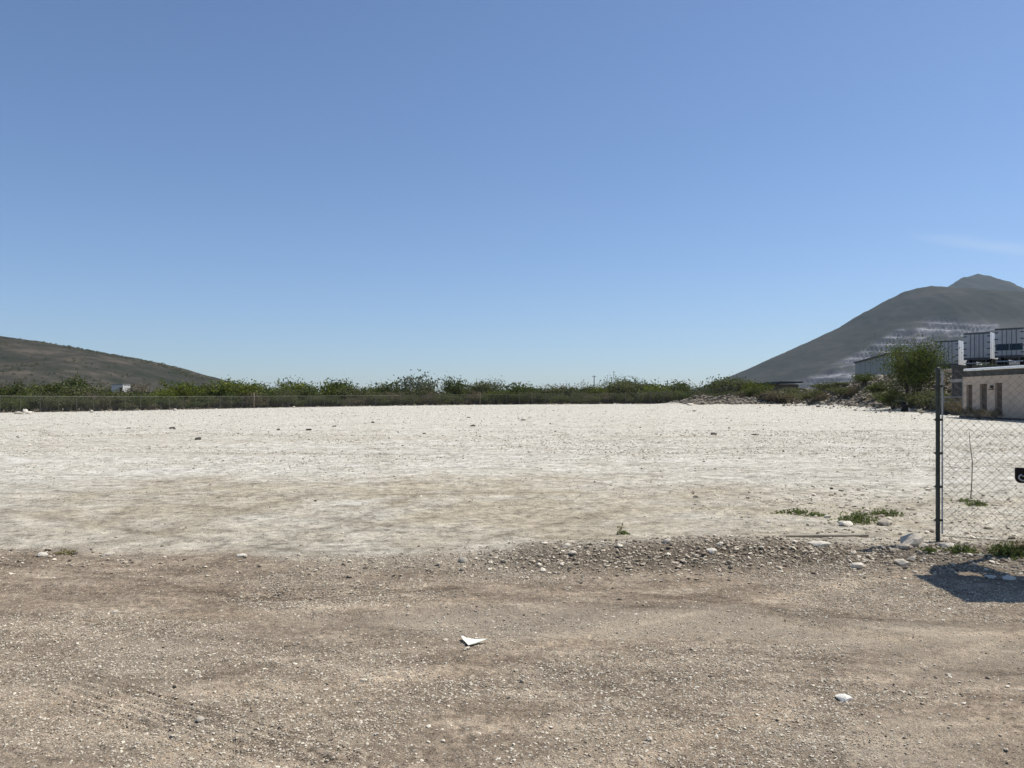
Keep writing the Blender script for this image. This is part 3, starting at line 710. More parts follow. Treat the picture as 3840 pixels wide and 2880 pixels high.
# the scrub belt itself
POSTS = []
for (fa, fb) in zip(FPTS[:-1], FPTS[1:]):
    k_ = max(1, round(math.hypot(fb[0] - fa[0], fb[1] - fa[1]) / 2.6)); POSTS += [(fa[0] + (fb[0] - fa[0]) * i / k_, fa[1] + (fb[1] - fa[1]) * i / k_) for i in range(k_)]
POSTS.append(FPTS[-1])
POST_PX = [CX + F_PX * a / b for a, b in POSTS if CX + F_PX * a / b > 0]
LOOK = {'olive': 'dull olive', 'dry': 'dry brown', 'green': 'green', 'bright': 'yellow green', 'grey': 'pale grey green'}
USED = {}
def bay(px):
    n = sum(1 for p in POST_PX if p < px) + 1
    return '%d%s' % (n, 'th' if 10 <= n % 100 <= 20 else {1: 'st', 2: 'nd', 3: 'rd'}.get(n % 10, 'th'))
def belt(n, p0, p1, gap0, gap1, h0, h1, kinds, row, group):
    h0, h1 = (h0 * 0.62, h1 * 1.05) if row == 1 else (h0 * 0.75, h1 * 1.28)
    for k in range(n):
        px = p0 + (p1 - p0) * (k + prng.uniform(0.1, 0.9)) / n
        d0 = np.interp(px, [a for a, _ in FENCE[1:]], [b for _, b in FENCE[1:]]); d = float(d0) + prng.uniform(gap0, gap1)
        x = px_at(px, d); hgt = prng.uniform(h0, h1); kd = prng.choice(kinds); ws = max(hgt, 1.5) * prng.uniform(0.9, 1.35)
        size = 'low' if hgt < h0 + 0.33 * (h1 - h0) else ('tall' if hgt > h0 + 0.67 * (h1 - h0) else 'middling')
        if row == 1: lab = '%s %s thorn bush right behind the far fence, %s bay from left' % (size, LOOK[kd], bay(px))
        else: lab = '%s %s bush in the back scrub row, %s fence bay from left' % (size, LOOK[kd], bay(px))
        if lab in USED:
            USED[lab] += 1; lab = lab.replace('bush ', 'bush (right twin) ', 1)
        USED[lab] = 1
        plant('scrub_bush', prng.choice(SH[kd]), (x, d, gz(x, d)), (ws, ws, hgt), prng.uniform(0, 6.28), lab, 'bush', group)
G1, G2 = 'thorn bushes right behind the far fence', 'back row bushes of the scrub belt'
belt(24, -60, 860, 2.0, 6.0, 1.5, 2.5, ['olive', 'dry', 'olive', 'green'], 1, G1)
belt(20, -60, 880, 9, 26, 2.2, 3.3, ['green', 'olive', 'bright', 'dry'], 2, G2)
belt(30, 860, 1900, 2.0, 6.0, 1.7, 2.7, ['olive', 'dry', 'olive', 'green'], 1, G1)
belt(26, 860, 1900, 9, 26, 2.6, 4.0, ['green', 'olive', 'bright', 'grey'], 2, G2)
belt(24, 1900, 2760, 2.0, 6.0, 1.6, 2.6, ['olive', 'dry', 'olive', 'green'], 1, G1)
belt(20, 1900, 2800, 9, 24, 2.4, 3.6, ['green', 'olive', 'bright', 'olive'], 2, G2)
ORD = ['first', 'second', 'third', 'fourth', 'fifth', 'sixth', 'seventh', 'eighth', 'ninth', 'tenth', 'eleventh', 'twelfth', 'thirteenth', 'fourteenth', 'fifteenth', 'sixteenth']
for k in range(16):
    px = 2700 + k * 34 + prng.uniform(-10, 10); d = float(np.interp(px, [2700, 3000, 3300], [128, 112, 92])) + prng.uniform(-2, 4)
    x = px_at(px, d); s = prng.uniform(1.0, 2.2); kd = prng.choice(['olive', 'dry', 'green'])
    plant('scrub_bush', prng.choice(SH[kd]), (x, d, gz(x, d) - 0.05), (s * 1.2, s * 1.2, s), prng.uniform(0, 6), '%s bush among the rubble of the right bank, %s from its left end' % (LOOK[kd], ORD[k]), 'bush', 'bushes among the rubble')
# far scrub mass to close the horizon
far_b = [leaf_mesh('far_bush_shape', np.random.default_rng(k).normal(0, 0.28, (90, 3)) * [1, 1, 0.7] + [0, 0, 0.42], np.full(90, 0.12), M[m_], np.random.default_rng(k)) for k, m_ in enumerate(['leaf_olive', 'leaf_green', 'leaf_dry', 'leaf_olive'])]
n = 5200; r = np.exp(RNG.uniform(math.log(165), math.log(650), n)); th = RNG.uniform(-0.66, 0.66, n); x, y = r * np.sin(th), r * np.cos(th)
keep = (y > fence_y(x) + 22) & ~((x > 35) & (y < 300)); x, y = x[keep], y[keep]
sz = RNG.uniform(1.2, 4.2, len(x)); z = ground_parts(x, y)[0]
scatter('distant_scrub', np.stack([x, y, z], 1), np.stack([sz * 1.3, sz * 1.3, sz], 1), np.stack([0 * x, 0 * x, RNG.uniform(0, 6.28, len(x))], 1), far_b, 'distant scrub merging into one dark green belt')
# scrub dotted over the left hill
xs, ys, hh = HILL; n = 22000
ii = RNG.uniform(0, len(xs) - 1.01, n); jj = RNG.uniform(0, len(ys) * 0.52, n); i0, j0 = ii.astype(int), jj.astype(int); fi, fj = ii - i0, jj - j0
hx = xs[i0] + fi * (xs[1] - xs[0]); hy = ys[j0] + fj * (ys[1] - ys[0])
hz = (hh[j0, i0] * (1 - fi) + hh[j0, i0 + 1] * fi) * (1 - fj) + (hh[j0 + 1, i0] * (1 - fi) + hh[j0 + 1, i0 + 1] * fi) * fj
keep = (hz > 1.0) & (hx > -0.72 * hy) & (RNG.uniform(0, 1, n) < np.clip(0.45 + 2.2 * fbm(hx * 0.012, hy * 0.012, 95, 3), 0.03, 1)); hx, hy, hz = hx[keep], hy[keep], hz[keep]
sz = RNG.uniform(0.8, 2.3, len(hx))
scatter('hillside_scrub', np.stack([hx, hy, hz - 0.2], 1), np.stack([sz * 1.3, sz * 1.3, sz], 1), np.stack([0 * hx, 0 * hx, RNG.uniform(0, 6.28, len(hx))], 1), far_b, 'thorn scrub dotted over the left hillside')

# ================================================================== far fence
M['fence_metal'] = simple('fence_metal', (0.135, 0.135, 0.105), 0.55, 0.3, 3, 0.3)
M['fence_wire'] = simple('fence_wire', (0.13, 0.135, 0.115), 0.6, 0.2, 2, 0.3)
M['old_wood'] = simple('old_wood', (0.17, 0.135, 0.10), 0.9, 0.3, 6)
def far_fence():
    H = 2.0
    e = empty('wire_fence', (0, 140, gz(0, 140)))
    tag(e, 'long chain link fence along the far edge of the lot', 'fence')
    off = Vector(e.location)
    seg = []
    for (a, b) in zip(FPTS[:-1], FPTS[1:]):
        ln = math.hypot(b[0] - a[0], b[1] - a[1]); k = max(1, round(ln / 2.6)); seg += [(a[0] + (b[0] - a[0]) * i / k, a[1] + (b[1] - a[1]) * i / k) for i in range(k)]
    seg.append(FPTS[-1]); P = [Vector((x, y, gz(x, y))) - off for x, y in seg]
    pm = None
    for i, p in enumerate(P):
        if pm is None:
            mb = MB(); mb.tube([(0, 0, -0.3), (0, 0, H + 0.05)], 0.036, 8); mb.lathe([(0.045, H + 0.05), (0.045, H + 0.07), (0.01, H + 0.11)], 8)
            pm = mesh_data('post', mb.V, mb.F, M['fence_metal'])
        o = link('post', pm, e); o.location = p
    Vw, Fw = [], []
    for a, b in zip(P[:-1], P[1:]):
        mb = MB(); mb.tube([a + Vector((0, 0, H)), b + Vector((0, 0, H))], 0.03, 6); mb.build('top_rail', M['fence_metal'], e)
        ln = (b - a).length; u = (b - a) / ln; pitch = 0.085; n = int((ln + H) / pitch)
        for sgn in (1, -1):
            for k in range(n):
                s0 = k * pitch - (H if sgn > 0 else 0); s1 = s0 + H * sgn if sgn > 0 else s0 - H
                # wire runs from (s0, bottom) to (s0 + H*sgn, top), clipped to the bay
                z0, z1 = 0.0, H
                if sgn < 0: s0, s1 = k * pitch, k * pitch - H
                if s1 != s0:
                    def clip(s_lo, s_hi):
                        t0, t1 = sorted([(s_lo - s0) / (s1 - s0), (s_hi - s0) / (s1 - s0)]); return max(0, t0), min(1, t1)
                    t0, t1 = clip(0, ln)
                if t1 <= t0: continue
                q0 = a + u * (s0 + (s1 - s0) * t0) + Vector((0, 0, H * t0 + 0.02)); q1 = a + u * (s0 + (s1 - s0) * t1) + Vector((0, 0, H * t1 - 0.02))
                nn = Vector((-u.y, u.x, 0)) * 0.0026; vv = Vector((0, 0, 1)) * 0.0026
                base = len(Vw)
                for q in (q0, q1): Vw += [q + nn, q - nn * 0.5 + vv, q - nn * 0.5 - vv]
                Fw += [(base, base + 1, base + 4, base + 3), (base + 1, base + 2, base + 5, base + 4), (base + 2, base, base + 3, base + 5)]
    link('wire_mesh', mesh_data('wire_mesh', Vw, np.array(Fw), M['fence_wire']), e)
far_fence()
# a taller wooden post that stands proud of the fence
def wood_post(px, d, top, label, r=0.07):
    x = px_at(px, d); z = gz(x, d); h = z_at(top, d) - z
    mb = MB(); mb.tube([(0, 0, -0.3), (0.02, 0, h * 0.5), (0, 0.01, h)], [r, r * 0.95, r * 0.85], 9)
    tag(mb.build('wooden_post', M['old_wood'], None, True, (x, d, z)), label, 'post')
wood_post(952, 130.5, 1472, 'tall weathered wooden post standing above the far fence', 0.12)
wood_post(1800, 147.5, 1470, 'thin wooden post at the middle of the far fence', 0.08)
def utility_pole(px, d, top, label, arm=False):
    x = px_at(px, d); z = gz(x, d); h = z_at(top, d) - z
    e = empty('utility_pole', (x, d, z)); tag(e, label, 'pole')
    MB().tube([(0, 0, -0.5), (0, 0, h)], [0.16, 0.10], 8).build('shaft', M['bark_grey'], e)
    mb = MB().box((-0.35 if arm else 0, 0, h - 0.25), (1.1, 0.12, 0.12)); mb.build('crossarm', M['bark_grey'], e)
utility_pole(2228, 210, 1408, 'thin utility pole rising behind the airy trees')
utility_pole(2503, 200, 1426, 'short utility pole with an arm left of the right mountain', True)

# ================================================================== near chain link fence
M['post_green'] = simple('post_green', (0.060, 0.066, 0.055), 0.55, 0.35, 9, 0.2)
M['galvanised'] = simple('galvanised', (0.42, 0.43, 0.42), 0.45, 0.2, 10, 0.5)
M['near_wire'] = simple('near_wire', (0.13, 0.13, 0.12), 0.6, 0.25, 10, 0.4)
M['rust_black'] = simple('rust_black', (0.022, 0.016, 0.012), 0.7, 0.5, 14, 0.2)
def near_fence():
    D0 = 8.0; x0 = px_at(3517, D0); z0 = gz(x0, D0); H = z_at(1383, D0) - z0
    d1 = 7.62; x1 = px_at(3846, d1); u = Vector((x1 - x0, d1 - D0, 0)); bay = u.length; u.normalize(); rz = math.atan2(u.y, u.x)
    e = empty('chain_link_fence', (x0, D0, z0), rz); tag(e, 'near chain link fence with dark green post at the right edge', 'fence')
    mb = MB(); mb.tube([(0, 0, -0.4), (0, 0, H)], 0.0215, 14, False); mb.lathe([(0.026, H - 0.03), (0.026, H), (0.020, H + 0.014), (0.0, H + 0.018)], 14)
    mb.build('post', M['post_green'], e, True)
    MB().box((0.040, 0.0, H * 0.5 + 0.03), (0.016, 0.005, H - 0.10)).build('tension_bar', M['galvanised'], e)
    for k in range(5):
        zc = 0.22 + k * (H - 0.40) / 4
        mb = MB(); mb.lathe([(0.0268, zc - 0.012), (0.0295, zc - 0.012), (0.0295, zc + 0.012), (0.0268, zc + 0.012)], 14); mb.box((0.034, 0, zc), (0.022, 0.014, 0.022)); mb.tube([(-0.027, 0, zc), (-0.042, 0, zc)], 0.005, 6)
        mb.build('clamp', M['post_green'], e)
    # woven wire: each wire zigzags and hooks into its neighbours
    p, q = 0.078, 0.080; reach = bay + 2.6; Vw = MB(); nw = int(reach / (p / 2)) ; nz = int((H - 0.06) / (q / 2))
    for i in range(nw):
        pts = []
        for j in range(nz + 1):
            right = (i + j) % 2
            pts.append((0.046 + (i / 2 + right * 0.5) * p + 0.002 * math.sin(i * 3 + j), (0.0022 if (j % 2) else -0.0022) + 0.004 * math.sin(i * 0.4 + j * 0.15), 0.05 + j * q / 2))
        Vw.tube(pts, 0.0017, 4, False)
    Vw.build('wire_mesh', M['near_wire'], e)
    MB().tube([(0.03, 0, H - 0.03), (reach, 0, H - 0.03)], 0.003, 6).build('top_wire', M['near_wire'], e)
    MB().tube([(0.03, 0, 0.06), (reach, 0, 0.06)], 0.003, 6).build('bottom_wire', M['near_wire'], e)
    MB().tube([(bay + 0.030, 0, -0.4), (bay + 0.030, 0, H)], 0.0265, 14).build('gate_post', M['post_green'], e, True)
    # black latch plate with a pale chain link hooked through it
    zc = z_at(1782, d1) - z0
    pl = MB(); prof = [(0.03, 0.074), (-0.079, 0.074), (-0.079, -0.030), (-0.073, -0.052), (-0.060, -0.068), (-0.043, -0.075), (0.03, -0.078)]
    V = [(bay - 0.012 + a, -0.034, zc + b) for a, b in prof] + [(bay - 0.012 + a, -0.026, zc + b) for a, b in prof]; n = len(prof)
    pl.add(V, [tuple(range(n)), tuple(range(2 * n - 1, n - 1, -1))] + [(k, k + n, (k + 1) % n + n, (k + 1) % n) for k in range(n)])
    plate = pl.build('latch_plate', M['rust_black'], e); plate['label'] = 'rusty black latch plate with rounded lower corner'
    cp = [(bay - 0.02 + 0.038 * math.cos(a), -0.047, zc - 0.020 + 0.030 * math.sin(a)) for a in np.linspace(0.6 * math.pi, 1.75 * math.pi, 12)]
    MB().tube([(bay + 0.03, -0.045, zc - 0.008), (bay - 0.03, -0.050, zc - 0.006)], 0.007, 8).build('bolt', M['galvanised'], plate, True)
    MB().tube(cp, 0.0075, 8).build('chain_link', M['galvanised'], plate, True)
near_fence()

# ================================================================== loose things on the ground
rock_big = [rock_mesh('stone_shape', 300 + k, M['pale_stone'], 2, 0.62, 0.42, False) for k in range(5)]
rock_white = [rock_mesh('white_stone_shape', 320 + k, M['white_stone'], 2, 0.5, 0.36, False) for k in range(3)]
rock_dark = [rock_mesh('dark_stone_shape', 330 + k, M['dark_stone'], 2, 0.6, 0.12, False) for k in range(3)]
def stone(px, py, w_px, h_px, meshes, label, name='stone', cat='stone', group=None, rz=None, tilt=(0, 0), depth=0.8, k=0):
    """a stone whose foot is seen at (px, py)"""
    d = ground_d(py)
    for _ in range(4): d = ground_d(py, gz(px_at(px, d), d))
    x = px_at(px, d); wd = w_px / F_PX * d; hh = h_px / F_PX * d * 1.25
    o = link(name, meshes[k % len(meshes)]); me = meshes[k % len(meshes)]
    dx, dy, dz = [max(v.co[i] for v in me.vertices) - min(v.co[i] for v in me.vertices) for i in range(3)]
    o.scale = (wd / dx, wd * depth / dy, hh / dz); o.rotation_euler = (tilt[0], tilt[1], prng.uniform(-0.25, 0.25) if rz is None else rz)
    o.location = (x, d + wd * depth * 0.4, gz(x, d + wd * depth * 0.4) + hh * 0.20)
    return tag(o, label, cat, group)

stone(3434, 2052, 92, 50, rock_big, 'large pale boulder lying beside the dark green fence post', 'boulder', 'boulder', rz=0.2, k=0, depth=0.7)
stone(3390, 2066, 60, 22, rock_big, 'flat stone wedged under the boulder by the fence post', k=1)
stone(3462, 2072, 44, 20, rock_big, 'small rounded stone between the boulder and the fence post', k=2)
stone(3080, 2052, 92, 20, rock_white, 'long whitish slab lying on the crest of the gravel ridge', k=0, depth=0.5)
stone(3392, 2124, 58, 24, rock_big, 'pinkish flat stone on the gravel slope left of the dark shadow', k=3, rz=-0.3)
stone(3425, 2106, 30, 20, rock_big, 'small stone just above the pinkish flat stone', k=4)
stone(3216, 2134, 56, 22, rock_big, 'angular pale stone low on the gravel slope', k=1)
stone(1734, 2110, 38, 24, rock_white, 'whitish angular stone at the left end of the gravel ridge', k=1, depth=0.7)
stone(2125, 2092, 36, 18, rock_white, 'pale curved stone on the left part of the gravel ridge', k=2)
stone(2142, 2108, 40, 14, rock_big, 'flat grey stone below the pale curved stone', k=2)
stone(2672, 2050, 44, 18, rock_white, 'bright pale stone on the crest of the gravel ridge', k=0)
stone(2505, 2092, 34, 20, rock_big, 'rounded pale stone in the middle of the gravel slope', k=4)
stone(2705, 2100, 30, 12, rock_white, 'small bright flat stone right of the middle of the gravel slope', k=2)
stone(3570, 2078, 70, 22, rock_white, 'bright white stone at the foot of the near fence', k=1)
stone(3605, 2096, 62, 14, rock_white, 'flat white stone in front of the near fence', k=2)
stone(3725, 2172, 46, 12, rock_white, 'left one of two pale flat shapes added as lit spots in the dark shadow', k=0)  # this pair is added to stand for lit spots at the shadow rim
stone(3800, 2175, 56, 12, rock_white, 'right one of two pale flat shapes added as lit spots in the dark shadow', k=2)
stone(3180, 1975, 60, 22, rock_white, 'pale stone below the green weeds in the lot corner', k=1)
stone(3330, 1972, 62, 24, rock_white, 'pale broad stone right of the green weeds in the lot corner', k=0)
stone(150, 2088, 40, 16, rock_white, 'pale stone at the left end of the lot edge', k=1)
stone(395, 2088, 52, 14, rock_white, 'flat whitish stone on the lot edge left of centre', k=2)
stone(900, 2092, 44, 12, rock_white, 'flat white stone on the lot edge with a dark chip beside it', k=0)
stone(745, 2710, 34, 14, rock_white, 'pale flat stone near the tyre marks at lower left', k=1)
stone(425, 2300, 28, 12, rock_white, 'pale oval stone on the brown dirt at middle left', k=2)
# two bright flat pieces in the foreground
M['flat_white'] = stone_material('flat_white', (0.70, 0.66, 0.57), (0.86, 0.83, 0.74), False)
stone(3173, 2632, 66, 22, [rock_mesh('flat_white_shape', 320, M['flat_white'], 2, 0.5, 0.2)], 'bright white flat stone lying alone at lower right', k=0, depth=0.75, rz=-0.1)
# white curled shard
M['white_sheet'] = simple('white_sheet', (0.78, 0.76, 0.62), 0.6, 0.06, 12)
def shard():
    d = ground_d(2418); x = px_at(1778, d); s = d / F_PX
    out = [(-52, 34), (-46, 40), (-30, 26), (0, 22), (48, 16), (30, 4), (8, -8), (-14, -20), (-20, -24), (-30, -8), (-44, 14)]
    top = []; n = len(out)
    for a, b in out:
        yy = b * 0.0024; zz = 0.008 + 0.00012 * (b + 24) + 0.008 * abs(a) / 50
        top.append((a * s, yy, zz))
    V = [(p[0], p[1], p[2] + 0.004) for p in top] + [(p[0], p[1], p[2]) for p in top]
    F = [tuple(range(n - 1, -1, -1)), tuple(range(n, 2 * n))] + [(k, (k + 1) % n, (k + 1) % n + n, k + n) for k in range(n)]
    o = link('plastic_shard', mesh_data('plastic_shard', V, F, M['white_sheet'])); o.location = (x, d, gz(x, d) + 0.004)
    tag(o, 'cream white curled shard lying on the brown dirt near the centre', 'shard')
shard()
# pipe lying on the lot
M['pipe'] = simple('pipe', (0.30, 0.26, 0.20), 0.7, 0.3, 5)
def pipe():
    d0 = ground_d(2010, 0.08); x0 = px_at(2835, d0); x1 = px_at(3255, d0 + 0.12); d1 = d0 + 0.12
    mb = MB(); zz = max(gz(x0, d0), gz(x1, d1), gz((x0 + x1) / 2, d0)) + 0.012
    P0 = Vector((x0, d0, zz)); P1 = Vector((x1, d1, zz - 0.012))
    r, ri = 0.017, 0.012; mb.tube([P0, P0.lerp(P1, 0.5), P1], r, 10, False); mb.tube([P0, P0.lerp(P1, 0.3)], ri, 10, False)
    n = 10; mb.F += [(k, (k + 1) % n, 30 + (k + 1) % n, 30 + k) for k in range(n)]
    tag(mb.build('pipe', M['pipe'], None, True), 'thin rusty pipe lying on the lot behind the gravel ridge', 'pipe')
pipe()
# dark lumps strewn on the lot
for k, (px, py, wp, hp_, lab) in enumerate([
    (739, 1650, 25, 13, 'largest dark lump on the lot at left'), (1042, 1612, 12, 6, 'small dark lump, left of the pair on the left middle of the lot'),
    (1154, 1615, 22, 7, 'flat dark lump, right of the pair on the left middle of the lot'), (1252, 1600, 18, 5, 'thin dark scrap on the lot left of centre'),
    (1397, 1584, 13, 7, 'small dark lump far back on the lot left of centre'), (1589, 1627, 12, 5, 'tiny dark lump on the lot near the centre'),
    (1772, 1599, 24, 9, 'tilted dark scrap at the middle of the lot'), (1757, 1566, 14, 4, 'thin dark scrap behind the tilted one'),
    (1960, 1576, 20, 4, 'thin dark strip far back at the middle of the lot'), (2603, 1544, 16, 6, 'dark lump far back on the right of the lot'),
    (2678, 1519, 24, 12, 'dark block at the far edge of the lot near the rubble'), (2832, 1630, 28, 6, 'thin dark strip on the right half of the lot'),
    (2478, 1631, 8, 6, 'tiny dark lump on the right half of the lot'), (3120, 1835, 14, 8, 'small dark lump on the lot behind the weeds'),
    (1180, 1880, 12, 6, 'small dark chip in the near half of the lot left of centre'), (640, 2262, 0, 0, None),
    (650, 2582, 16, 10, 'small black chip lying on the brown dirt at lower left'), (700, 1578, 0, 0, None),
    (275, 2080, 24, 9, 'dark chip on the lot edge at left'), (3155, 2345, 14, 7, 'dark chip beside the tyre marks on the right'),
    (640, 1606, 22, 7, 'dark scrap behind the largest lump on the left of the lot'), (480, 1607, 16, 5, 'thin dark scrap at the far left of the lot')]):
    if lab: stone(px, py, wp, hp_, rock_dark, lab, 'dark_lump', 'lump', k=k, depth=0.9)
# pale stones along the far fence
for k, (px, py, wp, hp_, lab) in enumerate([
    (60, 1553, 34, 12, 'left pale boulder of the heap at the left end of the far fence'), (90, 1549, 20, 20, 'upright white stone in the heap at the left end of the fence'),
    (104, 1553, 22, 14, 'right pale boulder of the heap at the left end of the far fence'), (340, 1548, 15, 12, 'white stone at the foot of the far fence below the hill'),
    (654, 1541, 14, 12, 'round white stone at the foot of the far fence, alone'), (1100, 1529, 12, 8, 'pale stone at the foot of the fence right of the wooden post'),
    (232, 1541, 12, 9, 'grey stone behind the far fence at left'), (2590, 1519, 30, 9, 'pale flat boulder near the right end of the far fence'),
    (2770, 1516, 22, 14, 'pale boulder on the rubble heap at the right end of the fence')]):
    stone(px, py, wp, hp_, rock_white if k != 6 else rock_big, lab, 'boulder', 'boulder', k=k)

# weeds
def weed_clump(px, py, w_px, h_px, n, mat, label, seed, cat='weed', dep=0.5, blade=1.0):
    rnd = np.random.default_rng(seed); d = ground_d(py)
    for _ in range(3): d = ground_d(py, gz(px_at(px, d), d))
    x = px_at(px, d); s = d / F_PX; wd, hh = w_px * s, h_px * s
    stalks = MB(); cent, sz = [], []
    n = int(n * 0.6)
    for k in range(n):
        a, b = rnd.normal(0, 0.29), rnd.normal(0, 0.29)
        bx, by = a * wd, b * wd * dep; bz = gz(x + bx, d + by) - gz(x, d)
        ht = hh * rnd.uniform(0.35, 1.0) * math.exp(-(a * a + b * b) * 3.0); lx, ly = rnd.normal(0, 0.5) * ht, rnd.normal(0, 0.4) * ht
        tip = Vector((bx + lx, by + ly, bz + ht)); mid = Vector((bx + lx * 0.35, by + ly * 0.35, bz + ht * 0.65))
        stalks.tube([(bx, by, bz - 0.01), mid, tip], [0.0022 * blade, 0.0018 * blade, 0.0006], 3, False)
        for q in range(5):
            p = Vector((bx, by, bz)).lerp(tip, rnd.uniform(0.15, 1)); cent.append([p.x + rnd.normal(0, 0.012), p.y + rnd.normal(0, 0.012), max(p.z, bz + 0.006)]); sz.append(rnd.uniform(0.007, 0.018) * blade)
    e = empty('weed_clump', (x, d, gz(x, d))); tag(e, label, cat)
    me = mesh_data('stalks', stalks.V, stalks.F, mat); a = me.attributes.new('tint', 'FLOAT', 'FACE'); a.data.foreach_set('value', rnd.uniform(0, 1, len(me.polygons)).astype(np.float32))
    link('stalks', me, e); link('leaves', leaf_mesh('leaves', cent, sz, mat, rnd), e)
    return e
weed_clump(2985, 1925, 130, 26, 120, M['weed'], 'leftmost low green weed patch in the lot corner', 1)
weed_clump(3062, 1936, 70, 18, 70, M['weed'], 'small weed tuft between the two larger weed patches', 2)
weed_clump(3215, 1958, 130, 58, 260, M['weed'], 'largest green weed patch in the lot corner', 3, dep=0.8)
weed_clump(3325, 1935, 110, 34, 150, M['weed'], 'weed patch right of the largest one near the fence post', 4)
weed_clump(3620, 1882, 70, 18, 80, M['weed'], 'left weed patch behind the near fence beside the dry stalk', 5)
weed_clump(3668, 1896, 74, 24, 110, M['weed'], 'right weed patch behind the near fence beside the dry stalk', 6)
weed_clump(3780, 2066, 130, 62, 260, M['weed'], 'bushy green weed at the right edge behind the near fence', 7)
weed_clump(3850, 2058, 80, 66, 120, M['weed_dry'], 'dry yellowish weed at the extreme right edge', 8)
weed_clump(3610, 2062, 110, 40, 130, M['weed'], 'thin weeds at the foot of the near fence', 9)
weed_clump(3485, 2066, 50, 36, 60, M['weed'], 'dark weeds between the boulder and the green post', 10)
weed_clump(2335, 2004, 36, 26, 26, M['weed'], 'tiny dark weed growing alone at the middle of the lot edge', 11, blade=1.2)
weed_clump(2330, 1992, 26, 60, 7, M['weed_dry'], 'thin dry stem standing behind the tiny dark weed', 12)
weed_clump(240, 2075, 90, 16, 40, M['weed_dry'], 'flattened dry weed on the lot edge at left', 13)
def dry_stalk():
    d = ground_d(1880); x = px_at(3640, d); s = d / F_PX; mb = MB()
    mb.tube([(0, 0, -0.02), (0.02, 0, 70 * s), (0.025, 0, 140 * s), (-0.015, 0, 215 * s), (-0.02, 0, 250 * s)], [0.008, 0.007, 0.006, 0.004, 0.002], 5)
    mb.tube([(0.02, 0, 120 * s), (0.10, 0.02, 160 * s)], [0.004, 0.001], 4); mb.tube([(0.0, 0, 180 * s), (-0.07, 0.0, 205 * s)], [0.003, 0.001], 4)
    tag(mb.build('dry_stalk', M['bark'], None, False, (x, d, gz(x, d))), 'thin dry stalk standing upright behind the near fence', 'stalk')
dry_stalk()

